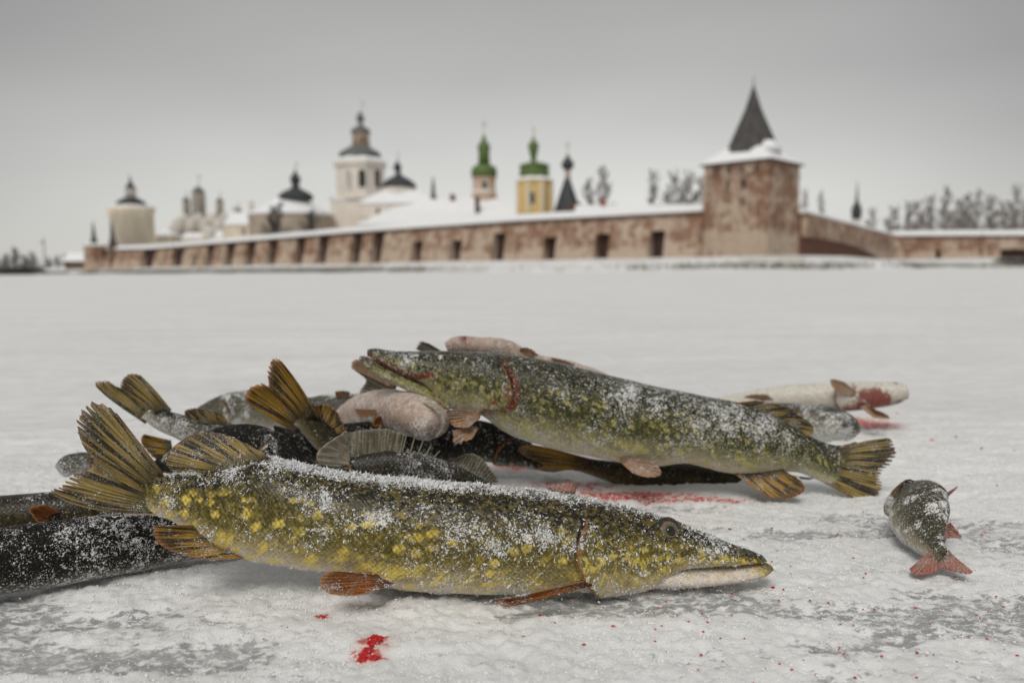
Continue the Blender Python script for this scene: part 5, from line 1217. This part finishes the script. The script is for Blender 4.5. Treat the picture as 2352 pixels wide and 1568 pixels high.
# tail standing up in the middle
r, s_ = fish('dark pike with bright orange-edged tail fin raised above the heap', sp(2, (1150, 1160, .86), (1000, 1120, .85), (850, 1060, .845), (720, 985, .84), (620, 915, .835), (530, 840, .83), (455, 765, .825), (420, 735, .825)), SK_DULL, STOUT_T, fat=1.5, frost=up_frost(.10, .30, .4, 6), ncry=1500, seed=6)
fin_px(r, 'tail_fin', 2, ((580, 785, 300, 350, 480, 560), (565, 770, 258, 330, 420, 520), (545, 765, 205, 345, 350, 500), (525, 775, 193, 430, 330, 560), (505, 790, 200, 510, 320, 610), (485, 805, 190, 540, 310, 640), (470, 820, 150, 505, 280, 630), (455, 835, 60, 540, 230, 650), (440, 850, 18, 595, 190, 690), (430, 870, 30, 640, 200, 750), (425, 895, 80, 690, 220, 790)), .825, .80, FN_GOLD, nray=20, ragged=.04, seed=27, tear=.06, thick=.0016)
fin_px(r, 'anal_fin', 2, ((560, 770, 545, 685), (590, 800, 620, 662), (620, 825, 690, 695), (650, 850, 735, 760), (675, 875, 765, 830), (690, 900, 770, 885)), .835, .825, FN_GOLD, nray=10, ragged=.03, seed=28)
# far fish seen over the heap
r, s_ = fish('pale green frosted pike flank at the far left of the heap', sp(1, (1180, 540, 1.02), (1290, 500, 1.03), (1450, 455, 1.045), (1650, 440, 1.06), (1900, 470, 1.08), (2150, 500, 1.10), (2300, 520, 1.12)), SK_GREY, fat=1.35, frost=up_frost(.35, .6, .7, 7, 40), ncry=8000, seed=7)
tail_fan(r, s_, FN_OLIVE, .04, 107)
r, s_ = fish('grey snow-caked pike back lying behind the orange-edged tail', sp(2, (250, 760, 1.02), (420, 740, 1.02), (620, 735, 1.02), (850, 745, 1.02), (1050, 770, 1.02), (1300, 820, 1.03), (1500, 870, 1.04)), SK_GREY, fat=1.5, frost=up_frost(.45, .6, .7, 8, 40), ncry=9000, seed=8)
tail_fan(r, s_, FN_OLIVE, .04, 108)
fin_px(r, 'pelvic_fin', 2, ((700, 620, 690, 585), (730, 620, 740, 572), (770, 618, 800, 578), (800, 622, 812, 600)), 1.01, 1.0, FN_TAN, nray=6, seed=29)
# perch with the spread tail under the big pike's snout
r, s_ = fish('grey-green fish whose orange-tipped tail shows under the olive pike snout', sp(2, (1700, 900, 1.06), (1550, 830, 1.05), (1400, 750, 1.03), (1250, 680, 1.01), (1170, 630, 1.0), (1110, 590, .995)), SK_GREY, fat=.9, frost=up_frost(.2, .5, .5, 9), ncry=1500, seed=9)
fin_px(r, 'tail_fin', 2, ((1150, 545, 855, 335, 960, 420), (1140, 560, 805, 345, 940, 450), (1130, 575, 800, 405, 940, 480), (1120, 585, 900, 470, 990, 520), (1110, 595, 930, 505, 1000, 540), (1100, 605, 875, 560, 990, 570), (1095, 620, 862, 600, 980, 600), (1090, 635, 900, 640, 1000, 625), (1090, 650, 960, 655, 1020, 645)), .985, .97, FN_GREY, nray=14, ragged=.06, seed=30)
fin_px(r, 'upper_tail_edge', 2, ((1150, 540, 860, 332, 960, 415), (1145, 555, 803, 345, 935, 440), (1140, 570, 802, 415, 930, 470)), .982, .966, FN_TAN, nray=5, ragged=.06, seed=31)
# belly-up snout under the big pike's chin
lst = [(Z(2, q)[0], rr_, a) for q, rr_, a in (((1240, 800), 34, .36), ((1130, 850), 30, .42), ((1350, 760), 30, .30), ((1180, 700), 24, .30))]
r, s_ = fish('pinkish belly-up pike with blunt rounded jaw under the olive pike chin', sp(2, (1445, 845, .815), (1390, 810, .825), (1300, 765, .845), (1190, 740, .875), (1080, 745, .91), (950, 770, .95), (800, 800, .99), (650, 830, 1.03)), SK_PALE, BLUNT_T, math.radians(165), 1.30, up_frost(.35, .5, .6, 10, 50), 6000, blood=blood_px(lst), seed=10, gill=False)
tail_fan(r, s_, FN_OLIVE, .04, 110)
fin_px(r, 'pectoral_fin', 2, ((1085, 715, 825, 705), (1085, 725, 835, 725), (1085, 735, 845, 750), (1085, 745, 870, 782)), .885, .865, FN_TAN, nray=6, seed=32, thick=.0018)
fin_px(r, 'pectoral_fin', 2, ((1070, 745, 1000, 765), (1068, 765, 970, 805), (1066, 790, 968, 840), (1065, 810, 1010, 840)), .878, .86, FN_BRIGHT, nray=6, seed=33, thick=.0018)
def tube(root, name, P, rad, mat):
    P = crom(P, 28); tg = np.gradient(P, axis=0); tg /= np.linalg.norm(tg, axis=1)[:, None]; a = np.cross(tg, [0, 1.0, 0]); a /= np.linalg.norm(a, axis=1)[:, None]; b = np.cross(tg, a)
    rd = rad*np.sin(np.linspace(.12, math.pi-.12, 28))**.5; th = np.linspace(0, 2*math.pi, 9)[:-1]
    V = P[:, None]+rd[:, None, None]*(a[:, None]*np.cos(th)[None, :, None]+b[:, None]*np.sin(th)[None, :, None])
    return mk(name, V.reshape(-1, 3), grid_faces(28, 8), mat, root)
tube(r, 'jaw_rim', sp(2, (1345, 665, .823), (1410, 690, .812), (1470, 745, .805), (1492, 810, .803), (1480, 870, .805), (1440, 912, .81)), .0026, FN_CREAM)
# zander with the spiny fin
r, s_ = fish('dark zander with ragged spiny dorsal fin lying behind the golden pike', sp(2, (480, 1180, .765), (620, 1170, .765), (800, 1200, .765), (1000, 1205, .765), (1250, 1205, .765), (1500, 1220, .765), (1750, 1280, .765), (1950, 1340, .765)), SK_ZANDER, PERCH_T, 0, .80, up_frost(.15, .35, .6, 11, 50), 5000, seed=11, name='zander')
def spiny():
    y0 = .772; base_ = [(800, 1095), (850, 1088), (900, 1085), (955, 1080), (1010, 1080), (1065, 1080), (1120, 1082), (1175, 1085), (1230, 1088), (1285, 1090), (1335, 1095), (1380, 1100)]
    tips = [(790, 880), (850, 862), (905, 850), (960, 838), (1030, 832), (1100, 848), (1165, 872), (1225, 885), (1285, 908), (1345, 940), (1405, 970), (1470, 1015)]
    fin_px(r, 'spiny_dorsal_fin', 2, [(a[0], a[1]+15, b[0], b[1]) for a, b in zip(base_[:8], tips[:8])], y0, y0+.006, FN_GREY, nray=9, ragged=.05, seed=34, ripple=.0028, thick=.0012)
    fin_px(r, 'torn_membrane', 2, [(a[0], a[1]+15, (a[0]*.45+b[0]*.55), (a[1]*.45+b[1]*.55)) for a, b in zip(base_[6:], tips[6:])], y0, y0+.004, FN_GREY, nray=6, ragged=.25, seed=35, ripple=.0022, tear=.3)
    for k, (a, b) in enumerate(zip(base_, tips)):
        P, Q = at(*Z(2, (a[0], a[1]+12))[0], y0), at(*Z(2, b)[0], y0+.006); d = Q-P; d /= np.linalg.norm(d); e1 = np.cross(d, [0, 1.0, 0]); e1 /= np.linalg.norm(e1); e2 = np.cross(d, e1)
        V = [tuple(P*(1-f)+Q*f+(e1*math.cos(th)+e2*math.sin(th))*rd) for f, rd in ((0, .0011), (.6, .0007), (1.0, .0003)) for th in np.linspace(0, 2*math.pi, 7)[:-1]]
        F_ = [(j*6+i, j*6+(i+1) % 6, j*6+6+(i+1) % 6, j*6+6+i) for j in range(2) for i in range(6)]+[tuple(range(5, -1, -1)), tuple(12+i for i in range(6))]
        mk('fin_spine', V, F_, M['spine'], r)
    fin_px(r, 'soft_dorsal_fin', 2, ((1530, 1118, 1600, 1062), (1590, 1130, 1660, 1035), (1650, 1150, 1720, 1030), (1710, 1180, 1775, 1062), (1770, 1210, 1830, 1130), (1820, 1235, 1875, 1195), (1850, 1250, 1905, 1250)), y0, y0-.006, FN_GREY, nray=17, ragged=.05, seed=36)
    fin_px(r, 'gill_cover', 2, ((800, 1140, 585, 1125, 690, 1150), (800, 1110, 540, 1075, 670, 1100), (800, 1080, 540, 1015, 670, 1040), (802, 1050, 575, 960, 680, 990), (805, 1020, 650, 915, 720, 950), (808, 990, 735, 880, 760, 920), (812, 960, 800, 862, 790, 900)), y0-.012, y0-.026, FN_CREAM, nray=6, ragged=.03, seed=37, thick=.003, bow=.008)
spiny()
# dark body between the zander and the big pike
r, s_ = fish('black frosted pike body wedged under the olive pike belly', sp(3, (1480, 1010, .945), (1350, 985, .94), (1150, 905, .935), (900, 840, .93), (600, 845, .92), (300, 860, .90), (50, 860, .89), (-180, 880, .885), (-420, 900, .88)), SK_DARK, STOUT_T, fat=.98, frost=up_frost(.22, .45, .4, 12, 60), ncry=9000, seed=12)
# brown pike underneath, tail to the left
r, s_ = fish('brown pike underneath the olive one with golden tail spread on snow', sp(4, (1080, 880, .965), (950, 905, .955), (750, 920, .95), (450, 900, .945), (150, 880, .94), (-100, 860, .94), (-380, 830, .935))+sp(3, (1680, 1020, .93), (1540, 985, .925)), SK_DULL, fat=.80, frost=up_frost(.02, .25, .3, 13), ncry=1500, seed=13)
fin_px(r, 'tail_fin', 3, ((1640, 960, 1250, 862, 1400, 880), (1630, 965, 1175, 868, 1350, 890), (1620, 972, 1142, 895, 1340, 910), (1615, 980, 1165, 925, 1350, 935), (1610, 988, 1220, 950, 1380, 955), (1610, 996, 1300, 980, 1420, 980), (1610, 1005, 1330, 1000, 1430, 1000), (1610, 1015, 1300, 1015, 1440, 1020), (1615, 1030, 1280, 1032, 1440, 1040)), .925, .90, FN_GOLD, nray=16, ragged=.03, seed=38, thick=.0016)
# belly-up pale pike at the far right
lst = [(Z(4, q)[0], rr_, a) for q, rr_, a in (((1330, 310), 26, 1.3), ((1400, 320), 20, 1.1), ((1250, 290), 18, 1.1), ((1470, 195), 12, .8), ((1500, 345), 12, .8), ((1230, 370), 22, .95), ((1160, 410), 22, 1.0), ((1100, 440), 16, .8), ((1190, 240), 12, .7))]
r, s_ = fish('white belly-up pike with bloody gills lying apart beyond the heap', sp(4, (1530, 268, 1.20), (1420, 285, 1.20), (1280, 300, 1.20), (1100, 310, 1.21), (900, 320, 1.22), (650, 350, 1.24), (350, 400, 1.27), (100, 430, 1.30), (-200, 450, 1.34)), SK_WHITE, BLUNT_T, math.radians(168), .80, up_frost(.05, .25, .3, 14), 1800, blood=blood_px(lst), seed=14)
tail_fan(r, s_, FN_OLIVE, .05, 114)
fin_px(r, 'pectoral_fin', 4, ((1200, 260, 1130, 205), (1195, 275, 1060, 180), (1190, 285, 1010, 172), (1180, 295, 1020, 220), (1165, 300, 1060, 270)), 1.185, 1.175, FN_TAN, nray=7, seed=39, thick=.002)
fin_px(r, 'pectoral_fin', 4, ((1270, 365, 1330, 388), (1260, 368, 1440, 435), (1250, 370, 1450, 465), (1240, 375, 1380, 462), (1230, 378, 1310, 445)), 1.180, 1.15, FN_TAN, nray=7, seed=40, thick=.002)
fin_px(r, 'pelvic_fin', 4, ((640, 320, 610, 290), (600, 322, 520, 282), (570, 325, 440, 292), (560, 330, 425, 315)), 1.21, 1.20, FN_TAN, nray=6, seed=41)
# rounded grey head behind the big pike's dorsal fin
r, s_ = fish('grey snow-covered fish head behind the olive pike dorsal fin', sp(4, (1150, 560, 1.0), (1110, 510, 1.01), (1020, 485, 1.03), (900, 480, 1.06), (700, 480, 1.10), (450, 480, 1.14), (150, 480, 1.18)), SK_GREY, BLUNT_T, .3, 1.45, up_frost(.35, .75, .5, 15, 45), 5000, blood=blood_px([(Z(4, (940, 325))[0], 10, .9), (Z(4, (980, 330))[0], 8, .8)]), seed=15)
# belly-up pike behind the big pike's head
r, s_ = fish('pink belly-up pike with red-tipped jaw behind the olive pike head', sp(2, (1520, 272, .965), (1590, 250, .966), (1750, 266, .968), (1950, 294, .97))+sp(3, (1250, 362, .972), (1500, 420, .975), (1800, 520, .98), (2100, 660, .99)), SK_PALE, BLUNT_T, math.radians(170), .78, up_frost(.2, .3, .3, 16), 2500, gill=False, blood=blood_px([(Z(2, (1640, 185))[0], 14, .9), (Z(2, (1700, 180))[0], 10, .6)]), seed=16)
fin_px(r, 'pectoral_fin', 2, ((1560, 330, 1370, 215), (1550, 340, 1270, 188), (1540, 350, 1290, 225), (1530, 360, 1250, 240), (1520, 365, 1245, 258)), .955, .94, FN_GREY, nray=7, ragged=.12, seed=42, thick=.0018)
fin_px(r, 'pelvic_fin', 3, ((1400, 340, 1368, 292), (1440, 345, 1420, 300), (1490, 350, 1480, 318), (1530, 355, 1540, 345)), .968, .962, FN_TAN, nray=6, seed=43)
fin_px(r, 'pectoral_fin', 2, ((2040, 300, 2050, 262), (2080, 305, 2100, 255), (2120, 310, 2150, 275), (2160, 320, 2205, 325)), .962, .956, FN_TAN, nray=6, seed=44)
# small perch by itself on the right
def perch():
    tl, hd_ = onground(*Z(4, (1775, 1395))[0], .016), onground(*Z(4, (1560, 1010))[0], .026)
    a = [hd_+(hd_-tl)*.06+[0, 0, -.006], hd_, hd_*.75+tl*.25+[-.002, 0, .006], hd_*.5+tl*.5+[-.003, 0, .004], hd_*.22+tl*.78+[-.001, 0, 0], tl]
    r, s_ = fish('small frosted perch with red fins, tail pointing away from the heap', a, SK_PERCH, PERCH_T, math.radians(-38), 1.5, up_frost(.55, .7, .9, 17, 70), 16000, (.0008, .0036), seed=17, name='perch')
    yb = lambda zy: float(onground(*Z(4, (1700, zy+60))[0], .026)[1])
    tr = ((1830, 1360, 2015, 1512, 1900, 1410), (1815, 1370, 1990, 1528, 1880, 1440), (1800, 1378, 1900, 1510, 1850, 1450), (1785, 1382, 1830, 1490, 1810, 1440), (1765, 1384, 1780, 1480, 1770, 1440), (1745, 1382, 1725, 1515, 1735, 1450), (1725, 1378, 1650, 1530, 1690, 1450), (1710, 1370, 1570, 1515, 1650, 1430), (1700, 1360, 1548, 1490, 1640, 1410))
    fin3d(r, 'tail_fin', [(onground(*Z(4, (q[0], q[1]))[0], .016), onground(*Z(4, (q[4], q[5]))[0], .010), onground(*Z(4, (q[2], q[3]))[0], .005)) for q in tr], FN_RED, 16, .05, .0014, seed=45)
    fin_px(r, 'pectoral_fin', 4, ((1775, 985, 1905, 905), (1780, 1000, 1885, 935), (1785, 1015, 1840, 975), (1790, 1025, 1810, 1000)), yb(1010), yb(985), FN_RED, nray=6, seed=46)
    fin_px(r, 'anal_fin', 4, ((1825, 1180, 1840, 1150), (1825, 1200, 1880, 1195), (1822, 1220, 1948, 1268), (1818, 1240, 1930, 1282), (1812, 1255, 1870, 1262), (1806, 1265, 1820, 1275)), yb(1235), yb(1255), FN_RED, nray=8, ragged=.10, seed=47, tear=.08)
    fin_px(r, 'dorsal_fin', 4, ((1590, 935, 1640, 905), (1610, 940, 1690, 890), (1625, 945, 1735, 880), (1640, 950, 1725, 905), (1660, 955, 1690, 930)), yb(960)+.01, yb(960)+.012, FN_TAN, nray=6, seed=48, thick=.002)
perch()

# ---------------------------------------------------------------- blood crumbs and loose snow on the ice
def crumb_mesh(seed):
    r_ = np.random.default_rng(seed); V = []
    for j, (z, q) in enumerate(((-.25, .55), (.05, 1.0), (.5, .6))):
        for i in range(6): a = 2*math.pi*(i+.5*j)/6; k = q*r_.uniform(.65, 1.2); V.append((k*math.cos(a), k*math.sin(a), z*r_.uniform(.7, 1.3)))
    F = [(j*6+i, j*6+(i+1) % 6, j*6+6+(i+1) % 6, j*6+6+i) for j in range(2) for i in range(6)]+[tuple(range(5, -1, -1)), tuple(12+i for i in range(6))]
    me = bpy.data.meshes.new('blood_crumb'); me.from_pydata(V, [], F); me.materials.append(M['blood']); return me
CR = [crumb_mesh(i) for i in range(4)]
spots = [(745, 1415, 3.2), (738, 1412, 2), (1240, 1420, 2.2), (1408, 1445, 3), (1342, 1477, 2.8), (1275, 1437, 2), (1203, 1464, 2), (1775, 1353, 3.2), (1773, 1289, 2), (1677, 1213, 3), (1679, 1232, 2.4), (1773, 1208, 2.6), (1924, 1226, 2.6), (1578, 1352, 2.2), (1592, 1355, 1.8), (1530, 1388, 2), (606, 1468, 1.6), (660, 1441, 1.4), (2305, 1387, 2.2), (2250, 1410, 1.6), (2255, 1225, 2.6), (2200, 1205, 2), (2140, 1010, 5), (2196, 1003, 4), (2060, 945, 4), (2255, 1028, 4), (2330, 1030, 3), (1380, 1132, 4), (1440, 1140, 4), (1480, 1138, 5), (1500, 1145, 4), (1355, 1125, 3), (1230, 1075, 3), (1210, 1095, 3), (1400, 1128, 5), (1150, 1420, 1.5), (1100, 1425, 1.3), (1610, 1500, 2), (1730, 1560, 1.6), (1860, 1385, 1.8), (1690, 1392, 1.5), (2120, 1180, 2), (2290, 1105, 2.5), (2180, 1125, 2.5), (2225, 1085, 2.5), (2015, 990, 5), (2035, 975, 5), (1990, 965, 4), (1520, 1440, 1.5), (905, 1400, 1.4)]
spots += [(862, 1472, 8), (852, 1484, 7), (846, 1494, 7), (836, 1507, 9), (858, 1507, 6), (872, 1470, 6), (828, 1510, 5), (864, 1482, 5), (842, 1500, 6)]
spots += [(float(rng.uniform(1500, 2340)), float(rng.uniform(1160, 1540)), float(rng.uniform(.9, 2.2))) for _ in range(120)]+[(float(rng.uniform(150, 1500)), float(rng.uniform(1410, 1550)), float(rng.uniform(.6, 1.2))) for _ in range(16)]
for i, (dx, dy, mm) in enumerate(spots):
    q = onground(dx, dy); o = bpy.data.objects.new('blood_crumb', CR[i % 4]); COL.objects.link(o)
    q[2] = float(gh(np.array(q[0]), np.array(q[1]))); s = mm*.00058
    o.location = Vector([float(c) for c in q]); o.scale = (s*1.25, s, s*.8); o.rotation_euler = (0, 0, i*1.7)
    tag(o, 'small crumb of frozen red blood on the snow', 'blood crumb', 'blood crumbs scattered on the snow')
# granular loose snow
n = 70000; r_ = np.random.default_rng(77)
px = np.stack([r_.uniform(-.60, .64, n*2), .40+.75*r_.random(n*2)**1.5], 1); keep = r_.random(n*2) < (1-.80*ice_at(px[:, 0], px[:, 1]))*(.35+.65*sstep(.38, .62, fbm(px[:, 0]*14, px[:, 1]*20, o=3, seed=91))); px = px[keep][:n]; n = len(px)
z = gh(px[:, 0], px[:, 1]); s = .0003+.0009*r_.random(n)**3.0
T = np.array([(1, 0, 0), (-.4, .9, .1), (-.5, -.8, 0), (0, .1, .9), (.1, -.1, -.6)])
ang = r_.uniform(0, 6.28, n); c, sn = np.cos(ang), np.sin(ang); J = T[None]*r_.uniform(.6, 1.3, (n, 5, 3))
V = np.stack([J[..., 0]*c[:, None]-J[..., 1]*sn[:, None], J[..., 0]*sn[:, None]+J[..., 1]*c[:, None], J[..., 2]], -1)*s[:, None, None]+np.stack([px[:, 0], px[:, 1], z+s*.3], 1)[:, None]
F = (np.arange(n)[:, None, None]*5+np.array([(0, 1, 3), (1, 2, 3), (2, 0, 3), (1, 0, 4), (2, 1, 4), (0, 2, 4)])[None]).reshape(-1, 3)
M['grain'] = NT('snow_grain').fin((.86, .865, .87), .7, spec=.3)
o = mk('loose_snow', V.reshape(-1, 3), F, M['grain'], smooth=False, kind='stuff'); tag(o, 'loose granular snow scattered over the lake ice', 'snow')
